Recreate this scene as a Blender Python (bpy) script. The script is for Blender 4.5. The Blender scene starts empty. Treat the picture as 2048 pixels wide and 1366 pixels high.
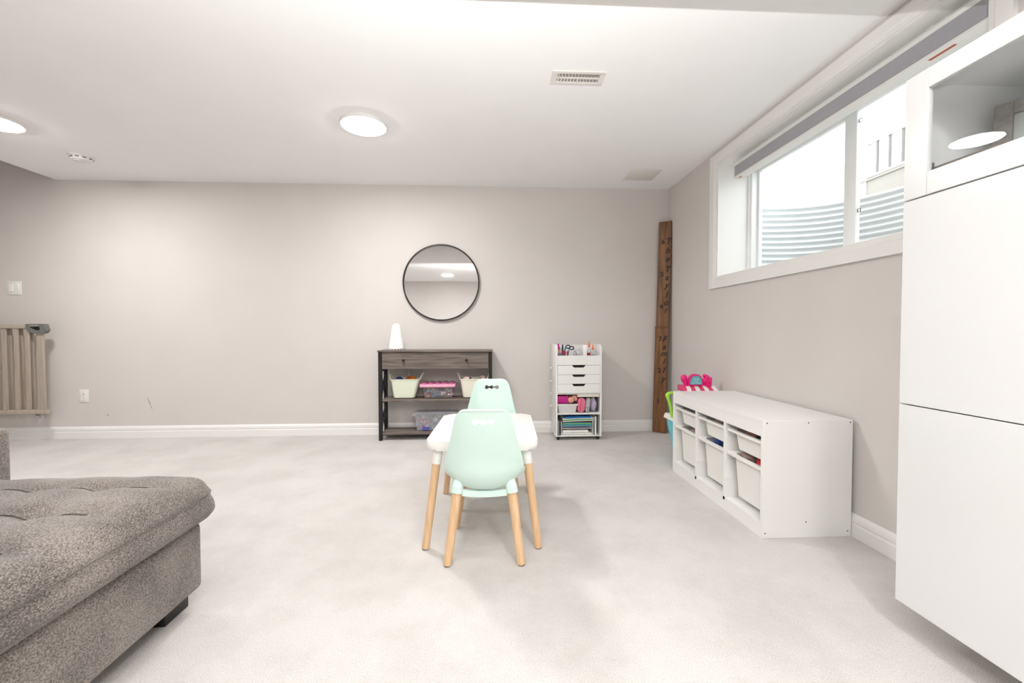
import bpy, bmesh, math, random
from mathutils import Vector, Matrix, noise
random.seed(7)
sc = bpy.context.scene
PI = math.pi

# ------------------------------------------------------------------ camera, sky, flash, exposure
F_PX, YAW, PITCH, ROLL, CAM_H = 851.086, 0.051, 0.025, -0.0014, 0.9848
cy_, sy_, cp_, sp_ = math.cos(YAW), math.sin(YAW), math.cos(PITCH), math.sin(PITCH)
fw = Vector((sy_*cp_, cy_*cp_, -sp_)); rt = Vector((cy_, -sy_, 0)); up = rt.cross(fw)
r2 = rt*math.cos(ROLL) + up*math.sin(ROLL); u2 = -rt*math.sin(ROLL) + up*math.cos(ROLL)
cd = bpy.data.cameras.new('camera'); cam = bpy.data.objects.new('camera', cd); sc.collection.objects.link(cam)
cd.sensor_fit = 'HORIZONTAL'; cd.sensor_width = 36; cd.lens = F_PX/2048*36
cd.clip_start = 0.02; cd.clip_end = 200
M = Matrix((r2, u2, -fw)).transposed().to_4x4(); M.translation = (0, 0, CAM_H)
cam.matrix_world = M
sc.camera = cam

w = bpy.data.worlds.new('overcast_sky'); sc.world = w; w.use_nodes = True
bgn = w.node_tree.nodes['Background']
bgn.inputs[0].default_value = (0.96, 0.98, 1.0, 1); bgn.inputs[1].default_value = 3.8

LAMP = 148.0            # radiance of the ceiling lamp diffusers
FLASH = 400.0           # the photographer's flash, tipped at the ceiling from on top of the camera
fl = bpy.data.lights.new('camera_flash', 'SPOT'); flo = bpy.data.objects.new('camera_flash', fl)
sc.collection.objects.link(flo)
fl.energy = FLASH; fl.spot_size = math.radians(154); fl.spot_blend = 1.0; fl.shadow_soft_size = 0.008
fl.color = (1.0, 0.99, 0.98)
flo.location = (0.05, -0.1, 1.227)
flo.rotation_euler = Vector((-0.08, 0.20, 0.95)).to_track_quat('-Z', 'Y').to_euler()

sc.view_settings.view_transform = 'Standard'; sc.view_settings.look = 'None'
sc.view_settings.gamma = 1.0; sc.view_settings.use_curve_mapping = False
sc.view_settings.exposure = 0.2
sc.cycles.max_bounces = 14; sc.cycles.diffuse_bounces = 8; sc.cycles.transparent_max_bounces = 16
sc.cycles.sample_clamp_indirect = 8.0

# ------------------------------------------------------------------ helpers
def lin(c):
    return tuple(((v/255)/12.92 if v/255 <= .04045 else ((v/255+.055)/1.055)**2.4) for v in c)

MATS = {}
def mat(name, rgb, rough=.5, var=0.0, vscale=8.0, bump=0.0, bscale=200.0, metal=0.0, spec=.5, stretch=None, sheen=0.0, rgb2=None, coat=0.0):
    """Principled material; colour wanders between rgb and rgb2 with noise, fine relief through bump."""
    if name in MATS: return MATS[name]
    m = bpy.data.materials.new(name); m.use_nodes = True; nt = m.node_tree; N = nt.nodes; L = nt.links
    b = N['Principled BSDF']
    b.inputs['Roughness'].default_value = rough; b.inputs['Metallic'].default_value = metal
    b.inputs['Specular IOR Level'].default_value = spec
    if sheen: b.inputs['Sheen Weight'].default_value = sheen
    if coat: b.inputs['Coat Weight'].default_value = coat
    c = lin(rgb)
    tc = N.new('ShaderNodeTexCoord'); mp = N.new('ShaderNodeMapping'); L.new(tc.outputs['Object'], mp.inputs[0])
    if stretch: mp.inputs['Scale'].default_value = stretch
    n = N.new('ShaderNodeTexNoise'); n.inputs['Scale'].default_value = vscale; n.inputs['Detail'].default_value = 6
    L.new(mp.outputs[0], n.inputs['Vector'])
    r = N.new('ShaderNodeValToRGB')
    c2 = lin(rgb2) if rgb2 else tuple(max(0, x*(1-var)) for x in c)
    r.color_ramp.elements[0].position = .3; r.color_ramp.elements[1].position = .7
    r.color_ramp.elements[0].color = (*c2, 1); r.color_ramp.elements[1].color = (*c, 1)
    L.new(n.outputs['Fac'], r.inputs[0]); L.new(r.outputs[0], b.inputs['Base Color'])
    if bump:
        n2 = N.new('ShaderNodeTexNoise'); n2.inputs['Scale'].default_value = bscale; n2.inputs['Detail'].default_value = 3
        L.new(mp.outputs[0], n2.inputs['Vector'])
        bp = N.new('ShaderNodeBump'); bp.inputs['Strength'].default_value = bump; bp.inputs['Distance'].default_value = .002
        L.new(n2.outputs['Fac'], bp.inputs['Height']); L.new(bp.outputs[0], b.inputs['Normal'])
    MATS[name] = m
    return m

def glass(name, tint=(1, 1, 1), refl=1.0, rough=0.0, haze=0.0, hazecol=(.8, .8, .8)):
    """Thin clear sheet: transparent with a Fresnel reflection and, if wanted, a little milky haze."""
    m = bpy.data.materials.new(name); m.use_nodes = True; nt = m.node_tree; N = nt.nodes; L = nt.links
    N.remove(N['Principled BSDF']); out = N['Material Output']
    t = N.new('ShaderNodeBsdfTransparent'); t.inputs[0].default_value = (*tint, 1)
    g = N.new('ShaderNodeBsdfGlossy'); g.inputs['Roughness'].default_value = rough
    f = N.new('ShaderNodeFresnel'); f.inputs[0].default_value = 1.45
    mm = N.new('ShaderNodeMath'); mm.operation = 'MULTIPLY'; mm.inputs[1].default_value = refl
    ge = N.new('ShaderNodeNewGeometry'); iv = N.new('ShaderNodeMath'); iv.operation = 'SUBTRACT'; iv.inputs[0].default_value = 1
    L.new(ge.outputs['Backfacing'], iv.inputs[1])          # only the outer skin of the sheet reflects
    m1 = N.new('ShaderNodeMath'); m1.operation = 'MULTIPLY'; L.new(f.outputs[0], m1.inputs[0]); L.new(iv.outputs[0], m1.inputs[1])
    L.new(m1.outputs[0], mm.inputs[0])
    mx = N.new('ShaderNodeMixShader'); L.new(mm.outputs[0], mx.inputs[0]); L.new(t.outputs[0], mx.inputs[1]); L.new(g.outputs[0], mx.inputs[2])
    last = mx
    if haze:
        d = N.new('ShaderNodeBsdfDiffuse'); d.inputs[0].default_value = (*hazecol, 1)
        m2 = N.new('ShaderNodeMixShader'); m2.inputs[0].default_value = haze
        L.new(mx.outputs[0], m2.inputs[1]); L.new(d.outputs[0], m2.inputs[2]); last = m2
    L.new(last.outputs[0], out.inputs[0])
    MATS[name] = m
    return m

def emit(name, rgb, s):
    m = bpy.data.materials.new(name); m.use_nodes = True; b = m.node_tree.nodes['Principled BSDF']
    b.inputs['Base Color'].default_value = (*rgb, 1); b.inputs['Emission Color'].default_value = (*rgb, 1)
    b.inputs['Emission Strength'].default_value = s
    MATS[name] = m
    return m

class B:
    def __init__(s): s.bm = bmesh.new(); s.mi = 0
    def _mi(s, n0):
        if s.mi:
            s.bm.faces.ensure_lookup_table()
            for f in s.bm.faces[n0:]: f.material_index = s.mi
    def box(s, x0, x1, y0, y1, z0, z1, bev=0.0, seg=2, T=None):
        n0 = len(s.bm.faces)
        vs = [s.bm.verts.new((x, y, z)) for x in (x0, x1) for y in (y0, y1) for z in (z0, z1)]
        fs = [s.bm.faces.new([vs[i] for i in q]) for q in ((0,1,3,2),(4,6,7,5),(0,4,5,1),(2,3,7,6),(0,2,6,4),(1,5,7,3))]
        if T is not None:
            for v in vs: v.co = T @ v.co
        if bev:
            es = list({e for f in fs for e in f.edges})
            bmesh.ops.bevel(s.bm, geom=es, offset=bev, segments=seg, profile=.5, affect='EDGES')
        s._mi(n0); return s
    def cyl(s, p0, p1, r0, r1=None, seg=20, cap=True):
        n0 = len(s.bm.faces)
        r1 = r0 if r1 is None else r1
        p0, p1 = Vector(p0), Vector(p1); d = (p1-p0).normalized()
        a = d.orthogonal().normalized(); b = d.cross(a)
        R0 = [s.bm.verts.new(p0 + r0*(a*math.cos(2*PI*i/seg)+b*math.sin(2*PI*i/seg))) for i in range(seg)]
        R1 = [s.bm.verts.new(p1 + r1*(a*math.cos(2*PI*i/seg)+b*math.sin(2*PI*i/seg))) for i in range(seg)]
        for i in range(seg): s.bm.faces.new((R0[i], R0[(i+1)%seg], R1[(i+1)%seg], R1[i]))
        if cap: s.bm.faces.new(R0[::-1]); s.bm.faces.new(R1)
        s._mi(n0); return s
    def tube(s, pts, r, seg=10, closed=False):
        n0 = len(s.bm.faces)
        pts = [Vector(p) for p in pts]; rings = []; n = len(pts); prev = None
        for i, p in enumerate(pts):
            if closed: d = pts[(i+1)%n]-pts[i-1]
            else: d = pts[min(i+1, n-1)]-pts[max(i-1, 0)]
            d.normalize()
            a = d.orthogonal().normalized() if prev is None else (prev - d*prev.dot(d)).normalized()
            prev = a; b = d.cross(a); rr = r[i] if isinstance(r, (list, tuple)) else r
            rings.append([s.bm.verts.new(p + rr*(a*math.cos(2*PI*k/seg)+b*math.sin(2*PI*k/seg))) for k in range(seg)])
        for i in range(n if closed else n-1):
            A, C = rings[i], rings[(i+1)%n]
            for k in range(seg): s.bm.faces.new((A[k], A[(k+1)%seg], C[(k+1)%seg], C[k]))
        if not closed: s.bm.faces.new(rings[0][::-1]); s.bm.faces.new(rings[-1])
        s._mi(n0); return s
    def lathe(s, prof, c=(0, 0, 0), seg=32, T=None):
        n0 = len(s.bm.faces); c = Vector(c); rings = []
        for r, z in prof:
            if r < 1e-6: rings.append([s.bm.verts.new(c+Vector((0, 0, z)))])
            else: rings.append([s.bm.verts.new(c+Vector((r*math.cos(2*PI*k/seg), r*math.sin(2*PI*k/seg), z))) for k in range(seg)])
        if T is not None:
            for R in rings:
                for v in R: v.co = T @ v.co
        for A, C in zip(rings, rings[1:]):
            for k in range(seg):
                a, b_, c_, d = A[k % len(A)], A[(k+1) % len(A)], C[(k+1) % len(C)], C[k % len(C)]
                q = []
                for v in (a, b_, c_, d):
                    if v not in q: q.append(v)
                if len(q) > 2: s.bm.faces.new(q)
        s._mi(n0); return s
    def prism(s, poly, axis, a0, a1, bev=0.0):
        n0 = len(s.bm.faces)
        def P(u, v, a): return {'x': (a, u, v), 'y': (u, a, v), 'z': (u, v, a)}[axis]
        A = [s.bm.verts.new(P(u, v, a0)) for u, v in poly]; C = [s.bm.verts.new(P(u, v, a1)) for u, v in poly]
        n = len(poly); fs = [s.bm.faces.new((A[i], A[(i+1)%n], C[(i+1)%n], C[i])) for i in range(n)]
        f1 = s.bm.faces.new(A[::-1]); f2 = s.bm.faces.new(C)
        if bev:
            bmesh.ops.bevel(s.bm, geom=list(set(f1.edges) | set(f2.edges)), offset=bev, segments=2, profile=.5, affect='EDGES')
        s._mi(n0); return s
    def grid(s, fn, nu, nv):
        n0 = len(s.bm.faces)
        V = [[s.bm.verts.new(fn(i/nu, j/nv)) for j in range(nv+1)] for i in range(nu+1)]
        for i in range(nu):
            for j in range(nv): s.bm.faces.new((V[i][j], V[i+1][j], V[i+1][j+1], V[i][j+1]))
        s._mi(n0); return s
    def blob(s, c, rx, ry, rz, seed=0, amp=.2, sub=3, T=None):
        n0 = len(s.bm.faces)
        r = bmesh.ops.create_icosphere(s.bm, subdivisions=sub, radius=1.0)
        for v in r['verts']:
            d = 1+amp*noise.noise(v.co*1.6+Vector((seed*3.7, seed*1.3, seed)))
            p = Vector((v.co.x*rx*d, v.co.y*ry*d, v.co.z*rz*d))
            v.co = (T @ p if T is not None else p) + Vector(c)
        s._mi(n0); return s

ROOTM = {}
def root_of(o):
    while o.parent: o = o.parent
    return o
def obj(name, b, m, parent=None, smooth=True, angle=38):
    """Link builder b as ONE mesh object; with a parent its world coordinates become the parent's own."""
    bm = b.bm
    bmesh.ops.recalc_face_normals(bm, faces=bm.faces)
    if parent is not None: bm.transform(ROOTM.get(root_of(parent).name, Matrix()))
    me = bpy.data.meshes.new(name); bm.to_mesh(me); bm.free()
    for x in (m if isinstance(m, (list, tuple)) else [m]): me.materials.append(x)
    if smooth:
        for p in me.polygons: p.use_smooth = True
        me.set_sharp_from_angle(angle=math.radians(angle))
    o = bpy.data.objects.new(name, me); sc.collection.objects.link(o)
    if parent is not None: o.parent = parent
    return o
def tag(o, label, cat, group=None):
    o['label'] = label; o['category'] = cat
    if group: o['group'] = group
    return o
def thing(name, label, cat, loc=(0, 0, 0), rotz=0.0, group=None, world=True):
    """Empty at a thing's base. world=True: parts are given in world coordinates; False: in the thing's own."""
    o = bpy.data.objects.new(name, None); sc.collection.objects.link(o); o.empty_display_size = .05
    o.location = loc; o.rotation_euler = (0, 0, rotz)
    ROOTM[o.name] = (Matrix.Translation(loc) @ Matrix.Rotation(rotz, 4, 'Z')).inverted() if world else Matrix()
    return tag(o, label, cat, group)
def one(name, b, m, label, cat, group=None, origin=None):
    """A thing that is a single mesh; origin = its base point."""
    if origin is not None: bmesh.ops.translate(b.bm, verts=b.bm.verts, vec=-Vector(origin))
    o = obj(name, b, m)
    if origin is not None: o.location = origin
    return tag(o, label, cat, group)
def struct(name, b, m, parent=None, smooth=False):
    o = obj(name, b, m, parent, smooth=smooth)
    if parent is None: o['kind'] = 'structure'
    return o
def relabel(o, label): o['label'] = label; return o
def copy_tree(o, parent=None):
    c = o.copy(); sc.collection.objects.link(c)
    if parent is not None: c.parent = parent
    for ch in list(o.children): copy_tree(ch, c)
    return c
def text_mesh(name, s, size, T, m, parent=None, extrude=.0006, shear=0.0, align='CENTER', bold=0.0):
    cu = bpy.data.curves.new('t', 'FONT'); cu.body = s; cu.size = size; cu.extrude = extrude; cu.shear = shear
    cu.offset = bold; cu.align_x = align; cu.align_y = 'CENTER'; cu.resolution_u = 3
    to = bpy.data.objects.new('t', cu); sc.collection.objects.link(to)
    dg = bpy.context.evaluated_depsgraph_get()
    me = bpy.data.meshes.new_from_object(to.evaluated_get(dg)); me.name = name
    bpy.data.objects.remove(to); bpy.data.curves.remove(cu)
    A = T if parent is None else ROOTM.get(root_of(parent).name, Matrix()) @ T
    me.transform(A); me.materials.clear(); me.materials.append(m)
    o = bpy.data.objects.new(name, me); sc.collection.objects.link(o)
    if parent is not None: o.parent = parent
    return o
def rrect(x0, x1, y0, y1, r, n=6):
    P = []
    for cx, cy, a in ((x1-r, y1-r, 0), (x0+r, y1-r, PI/2), (x0+r, y0+r, PI), (x1-r, y0+r, 1.5*PI)):
        for k in range(n+1): t = a+PI/2*k/n; P.append((cx+r*math.cos(t), cy+r*math.sin(t)))
    return P

# ------------------------------------------------------------------ materials
wallm = mat('greige_paint', (208, 203, 199), .75, var=.03, vscale=3, bump=.08, bscale=350)
ceilm = mat('ceiling_paint', (240, 240, 240), .85, var=.02, vscale=4, bump=.06, bscale=220)
trimm = mat('white_trim_paint', (230, 229, 227), .35, var=.015, vscale=4)
whitep = mat('white_plastic', (226, 226, 224), .35, var=.02, vscale=5)
offwhite = mat('warm_white_plastic', (233, 231, 226), .4, var=.02, vscale=6)
vinyl = mat('white_vinyl', (238, 240, 240), .3, var=.015)
lacq = mat('white_lacquer', (213, 214, 214), .22, var=.01, vscale=3, coat=.2)
lamin = mat('white_laminate', (230, 230, 228), .32, var=.015, vscale=3)
blackm = mat('black_metal', (38, 38, 40), .42, var=.2, vscale=30, metal=.3)
blackp = mat('black_plastic', (26, 26, 27), .45, var=.2)
greym = mat('grey_plastic', (112, 112, 110), .45, var=.12, vscale=20)
screwm = mat('dark_screw', (70, 68, 66), .4, metal=.6)
steel = mat('brushed_steel', (170, 170, 172), .3, metal=.9)
beech = mat('beech_wood', (222, 190, 154), .5, rgb2=(206, 168, 128), vscale=5, stretch=(14, 14, 1.2), bump=.05, bscale=40)
greywood = mat('grey_oak_laminate', (128, 117, 109), .55, rgb2=(82, 72, 66), vscale=3.2, stretch=(1.2, 16, 16), bump=.05, bscale=60)
ruler_wood = mat('walnut_stained_pine', (136, 92, 52), .42, rgb2=(86, 53, 27), vscale=4, stretch=(10, 10, .9), bump=.05, bscale=30)
inkm = mat('black_ink', (22, 17, 14), .6)
gatewood = mat('taupe_washed_wood', (178, 165, 152), .6, rgb2=(162, 149, 136), vscale=4, stretch=(14, 14, 1), bump=.05, bscale=60)
mint = mat('mint_plastic', (206, 230, 221), .34, var=.02, vscale=5)
tablem = mat('white_table_plastic', (230, 228, 225), .35, var=.01)
sofam = None
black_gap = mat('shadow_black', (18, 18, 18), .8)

def carpet_mat():
    m = bpy.data.materials.new('grey_carpet'); m.use_nodes = True; nt = m.node_tree; N = nt.nodes; L = nt.links
    b = N['Principled BSDF']; b.inputs['Roughness'].default_value = .95; b.inputs['Specular IOR Level'].default_value = .1
    b.inputs['Sheen Weight'].default_value = .15
    tc = N.new('ShaderNodeTexCoord')
    def nz(scale, det, rough=.6):
        n = N.new('ShaderNodeTexNoise'); n.inputs['Scale'].default_value = scale; n.inputs['Detail'].default_value = det
        n.inputs['Roughness'].default_value = rough; L.new(tc.outputs['Object'], n.inputs['Vector']); return n
    a = nz(2.6, 7, .66); f = nz(300, 2)
    r = N.new('ShaderNodeValToRGB'); e = r.color_ramp.elements
    e[0].position = .36; e[1].position = .58; e[0].color = (*lin((196, 191, 188)), 1); e[1].color = (*lin((207, 203, 200)), 1)
    L.new(a.outputs['Fac'], r.inputs[0])
    r2_ = N.new('ShaderNodeValToRGB'); e = r2_.color_ramp.elements
    e[0].position = .33; e[1].position = .56; e[0].color = (.62, .61, .60, 1); e[1].color = (1, 1, 1, 1)
    L.new(f.outputs['Fac'], r2_.inputs[0])
    mx = N.new('ShaderNodeMix'); mx.data_type = 'RGBA'; mx.blend_type = 'MULTIPLY'; mx.inputs[0].default_value = .7
    L.new(r.outputs[0], mx.inputs[6]); L.new(r2_.outputs[0], mx.inputs[7]); L.new(mx.outputs[2], b.inputs['Base Color'])
    n3 = nz(170, 3, .7)
    ad = N.new('ShaderNodeMath'); ad.operation = 'MULTIPLY_ADD'; ad.inputs[1].default_value = 5.0
    L.new(a.outputs['Fac'], ad.inputs[0]); L.new(n3.outputs['Fac'], ad.inputs[2])
    bp = N.new('ShaderNodeBump'); bp.inputs['Strength'].default_value = .55; bp.inputs['Distance'].default_value = .006
    L.new(ad.outputs[0], bp.inputs['Height']); L.new(bp.outputs[0], b.inputs['Normal'])
    return m
carpet = carpet_mat()

def sofa_mat():
    m = bpy.data.materials.new('taupe_woven_fabric'); m.use_nodes = True; nt = m.node_tree; N = nt.nodes; L = nt.links
    b = N['Principled BSDF']; b.inputs['Roughness'].default_value = .9; b.inputs['Specular IOR Level'].default_value = .15
    b.inputs['Sheen Weight'].default_value = .25
    tc = N.new('ShaderNodeTexCoord')
    def nz(scale, det, vec=None):
        n = N.new('ShaderNodeTexNoise'); n.inputs['Scale'].default_value = scale; n.inputs['Detail'].default_value = det
        L.new(vec or tc.outputs['Object'], n.inputs['Vector']); return n
    mp = N.new('ShaderNodeMapping'); mp.inputs['Scale'].default_value = (1, .6, 1); mp.inputs['Rotation'].default_value = (.5, .6, .7)
    L.new(tc.outputs['Object'], mp.inputs[0])
    a = nz(4.5, 5); f = nz(340, 3, mp.outputs[0])
    r = N.new('ShaderNodeValToRGB'); e = r.color_ramp.elements
    e[0].position = .41; e[1].position = .62; e[0].color = (*lin((78, 72, 68)), 1); e[1].color = (*lin((152, 143, 136)), 1)
    mxf = N.new('ShaderNodeMath'); mxf.operation = 'MULTIPLY_ADD'; mxf.inputs[1].default_value = .35
    sub = N.new('ShaderNodeMath'); sub.operation = 'MULTIPLY'; sub.inputs[1].default_value = .66
    L.new(f.outputs['Fac'], sub.inputs[0]); L.new(a.outputs['Fac'], mxf.inputs[0]); L.new(sub.outputs[0], mxf.inputs[2])
    L.new(mxf.outputs[0], r.inputs[0]); L.new(r.outputs[0], b.inputs['Base Color'])
    bp = N.new('ShaderNodeBump'); bp.inputs['Strength'].default_value = .6; bp.inputs['Distance'].default_value = .003
    L.new(f.outputs['Fac'], bp.inputs['Height']); L.new(bp.outputs[0], b.inputs['Normal'])
    return m
sofam = sofa_mat()

def plain(name, rgb, rough=.45, **k): return mat(name, rgb, rough, var=.06, vscale=12, **k)

# ------------------------------------------------------------------ the room
W, D, H = 1.74, 4.098, 2.361
XL, YR = -5.6, -3.77             # far left wall, rear wall behind the camera
XO = -3.93                       # edge of the ceiling over the stair opening
YO = 2.3
HS = 3.7
WY0, WY1, WZ0, WZ1 = 1.416, 3.205, 1.388, 2.262      # window opening in the right wall
YB0, YB1, ZB = 1.17, 1.315, 2.065                     # dropped bulkhead across the room

struct('floor', B().box(XL-.15, W+.15, YR-.15, D+.15, -.1, 0), carpet)
struct('wall_back', B().box(XL-.15, W+.45, D, D+.15, 0, HS), wallm)
b = B()
b.box(W, W+.29, YR-.15, WY0, 0, HS).box(W, W+.29, WY1, D, 0, HS).box(W, W+.29, WY0, WY1, 0, WZ0).box(W, W+.29, WY0, WY1, WZ1, HS)
struct('wall_right', b, wallm)
struct('wall_left', B().box(XL-.15, XL, YR-.15, D, 0, HS), wallm)
struct('wall_rear', B().box(XL, W, YR-.15, YR, 0, HS), wallm)
b = B(); b.box(XO, W, YR, D, H, H+.3).box(XL, XO, YR, YO, H, H+.3)
struct('ceiling', b, ceilm)
struct('ceiling_stairwell', B().box(XL, XO, YO, D, HS, HS+.1), ceilm)
struct('wall_stair_side', B().box(XO, XO+.1, YO, D, H+.3, HS+.1), wallm)
struct('wall_stair_front', B().box(XL, XO, YO-.1, YO, H+.3, HS+.1), wallm)
struct('trim_bulkhead', B().box(XL, W, YB0, YB1, ZB, H), wallm)

# baseboards: moulded profile
BP = [(0, 0), (.0155, 0), (.0155, .058), (.0125, .064), (.0125, .070), (.0145, .074), (.0135, .092), (.008, .103), (.004, .109), (0, .109)]
b = B(); b.prism([(D-u, v) for u, v in BP], 'x', XL, W); struct('baseboard_back', b, trimm)
b = B(); b.prism([(W-u, v) for u, v in BP], 'y', YR, D-.0156); struct('baseboard_right', b, trimm)
b = B(); b.prism([(XL+u, v) for u, v in BP], 'y', YR, D-.0156); struct('baseboard_left', b, trimm)

# ------------------------------------------------------------------ ceiling fittings
diffm = emit('lamp_diffuser', (1.0, .988, .97), LAMP)
def lamp(x, y, label):
    t = thing('ceiling_light', label, 'ceiling light', (x, y, H), group='round flush ceiling lights')
    obj('trim_ring', B().lathe([(.148, 0), (.15, -.003), (.15, -.016), (.145, -.021), (.139, -.021), (.139, -.012), (0.0, -.012)], (x, y, H), 48), whitep, t)
    obj('diffuser', B().lathe([(.1385, -.0125), (.1385, -.0215), (.13, -.0255), (.08, -.028), (0, -.029)], (x, y, H), 48), diffm, t)
    return t
lamp(-.835, 2.905, 'round flush white ceiling light in full view left of the air vent')
lamp(-3.225, 2.965, 'round flush ceiling light cut by the left edge of the photo')
lamp(-1.03, -2.28, 'round flush ceiling light behind the bulkhead, seen only in the mirror')
lamp(-3.4, -2.28, 'round flush ceiling light at the far back left of the room behind the camera')
lamp(.62, -.55, 'unseen round fill light added behind the camera on the cabinet side')  # extra unseen lamp, added as frontal fill to wash out shadows

t = thing('smoke_detector', 'round white smoke detector on the ceiling near the stair opening', 'smoke detector', (-3.205, 3.55, H))
c = (-3.205, 3.55, H)
obj('base_plate', B().lathe([(.078, 0), (.078, -.008), (.073, -.011), (0, -.011)], c, 40), whitep, t)
obj('housing', B().lathe([(.066, -.0112), (.066, -.026), (.06, -.034), (.045, -.038), (0, -.038)], c, 40), whitep, t)
b = B()
for k in range(10):
    a = 2*PI*k/10; T = Matrix.Translation(Vector(c)) @ Matrix.Rotation(a, 4, 'Z')
    b.box(.0655, .0675, -.011, .011, -.024, -.017, T=T)
relabel(obj('sensing_slot', b, screwm, t), 'dark sensing slots around the rim')
obj('test_button', B().lathe([(.02, -.0382), (.02, -.042), (.017, -.044), (0, -.044)], (c[0]-.008, c[1]-.03, H), 24), offwhite, t)

# air register
t = thing('air_vent', 'white slotted air register in the ceiling beside the ceiling light', 'air vent', (.478, 2.323, H), world=True)
x0, x1, y0, y1 = .334, .622, 2.262, 2.386
b = B(); zf = H-.008
b.box(x0, x1, y0, y0+.024, zf, H-.0005, .002).box(x0, x1, y1-.024, y1, zf, H-.0005, .002)
b.box(x0, x0+.03, y0+.024, y1-.024, zf, H-.0005).box(x1-.03, x1, y0+.024, y1-.024, zf, H-.0005)
ventm = mat('vent_paint', (222, 220, 214), .4, var=.02)
obj('frame', b, ventm, t)
obj('duct_opening', B().box(x0+.03, x1-.03, y0+.024, y1-.024, H-.0015, H-.0005), mat('duct_grey', (150, 148, 144), .8, var=.1), t)
obj('centre_bar', B().box(x0+.03, x1-.03, (y0+y1)/2-.004, (y0+y1)/2+.004, zf, H-.0016), ventm, t)
n = 13
for k in range(n):
    x = x0+.03+(x1-x0-.06)*(k+.5)/n
    for ya, yb, sgn in ((y0+.024, (y0+y1)/2-.004, 1), ((y0+y1)/2+.004, y1-.024, -1)):
        T = Matrix.Translation((x, (ya+yb)/2, H-.005)) @ Matrix.Rotation(sgn*math.radians(35), 4, 'Y') @ Matrix.Rotation(sgn*(k-6)*.05, 4, 'Z')
        obj('slat', B().box(-.0008, .0008, -(yb-ya)/2*.98, (yb-ya)/2*.98, -.0035, .0035, T=T), ventm, t, smooth=False)
obj('damper_lever', B().box(.474, .481, 2.318, 2.345, H-.016, H-.008, .002), ventm, t)

b = B(); b.box(1.212, 1.474, 3.606, 3.858, H-.006, H-.0002, .003)
one('access_panel', b, ventm, 'flat square white access panel in the ceiling above the far right corner', 'access panel', origin=(1.343, 3.732, H))

# ------------------------------------------------------------------ window in the right wall
win = bpy.data.objects.new('window_1', None); sc.collection.objects.link(win); win['kind'] = 'structure'
win.location = (W, 2.31, WZ0); ROOTM['window_1'] = Matrix.Translation((W, 2.31, WZ0)).inverted()
# casing, four boards with a stepped profile
CW = .078
def casing_v(y0, y1, z0, z1, inner_low):
    b = B()
    s = 1 if inner_low else -1
    ya, yb = (y0, y1)
    if inner_low:  P = [(W, y0), (W-.010, y0), (W-.012, y0+.016), (W-.016, y0+.022), (W-.018, y1-.012), (W-.018, y1), (W, y1)]
    else: P = [(W, y1), (W-.010, y1), (W-.012, y1-.016), (W-.016, y1-.022), (W-.018, y0+.012), (W-.018, y0), (W, y0)]
    b.prism(P, 'z', z0, z1); return b
struct('casing', casing_v(WY1, WY1+CW, WZ0-CW, WZ1+.068, True), trimm, win)
struct('casing', casing_v(WY0-CW+.004, WY0, WZ0-CW, WZ1+.068, False), trimm, win)
P = [(W, WZ0), (W-.010, WZ0), (W-.012, WZ0-.016), (W-.016, WZ0-.022), (W-.018, WZ0-CW+.012), (W-.018, WZ0-CW), (W, WZ0-CW)]
struct('casing', B().prism(P, 'y', WY0, WY1), trimm, win)
P = [(W, WZ1), (W-.010, WZ1), (W-.012, WZ1+.016), (W-.016, WZ1+.022), (W-.018, WZ1+.056), (W-.018, WZ1+.068), (W, WZ1+.068)]
struct('casing', B().prism(P, 'y', WY0+.001, WY1), trimm, win)
# jamb boards lining the deep recess
XG = 2.03
b = B(); g = .001; th = .012
b.box(W+g, XG, WY1-th, WY1, WZ0, WZ1); struct('jamb', b, trimm, win)
b = B(); b.box(W+g, XG, WY0, WY0+th, WZ0, WZ1); struct('jamb', b, trimm, win)
b = B(); b.box(W+g, XG, WY0+th, WY1-th, WZ0, WZ0+th); struct('sill_board', b, trimm, win)
b = B(); b.box(W+g, XG, WY0+th, WY1-th, WZ1-th, WZ1); struct('head_board', b, trimm, win)
# vinyl frame
y0, y1, z0, z1 = WY0+th, WY1-th, WZ0+th, WZ1-th
b = B(); fx0, fx1 = 1.985, 2.07
b.box(fx0, fx1, y1-.035, y1, z0, z1, .004).box(fx0, fx1, y0, y0+.035, z0, z1, .004)
b.box(fx0, fx1, y0+.035, y1-.035, z0, z0+.035, .004).box(fx0, fx1, y0+.035, y1-.035, z1-.035, z1, .004)
b.box(fx0-.012, fx0, y1-.016, y1, z0, z1).box(fx0-.012, fx0, y0, y1, z1-.016, z1)
struct('outer_frame', b, vinyl, win, smooth=True)
YM = 2.335
def sash(name, ya, yb, x0, x1, stile_a, stile_b):
    b = B(); za, zb = z0+.035, z1-.035; rl = .03
    b.box(x0, x1, yb-stile_b, yb, za, zb, .003).box(x0, x1, ya, ya+stile_a, za, zb, .003)
    b.box(x0, x1, ya+stile_a, yb-stile_b, za, za+rl, .003).box(x0, x1, ya+stile_a, yb-stile_b, zb-rl, zb, .003)
    o = struct(name, b, vinyl, win, smooth=True)
    return o, (ya+stile_a, yb-stile_b, za+rl, zb-rl)
pane = glass('window_glass', (.98, 1, .995), 1.0)
s1, q = sash('fixed_sash', YM-.03, y1-.035, 2.03, 2.056, .06, .02)
b = B(); b.box(2.042, 2.045, q[0], q[1], q[2], q[3]); struct('pane', b, pane, s1)
s2, q = sash('sliding_sash', y0+.035, YM-.035, 2.0, 2.026, .05, .05)
b = B(); b.box(2.012, 2.015, q[0], q[1], q[2], q[3]); struct('pane', b, pane, s2)
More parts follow.
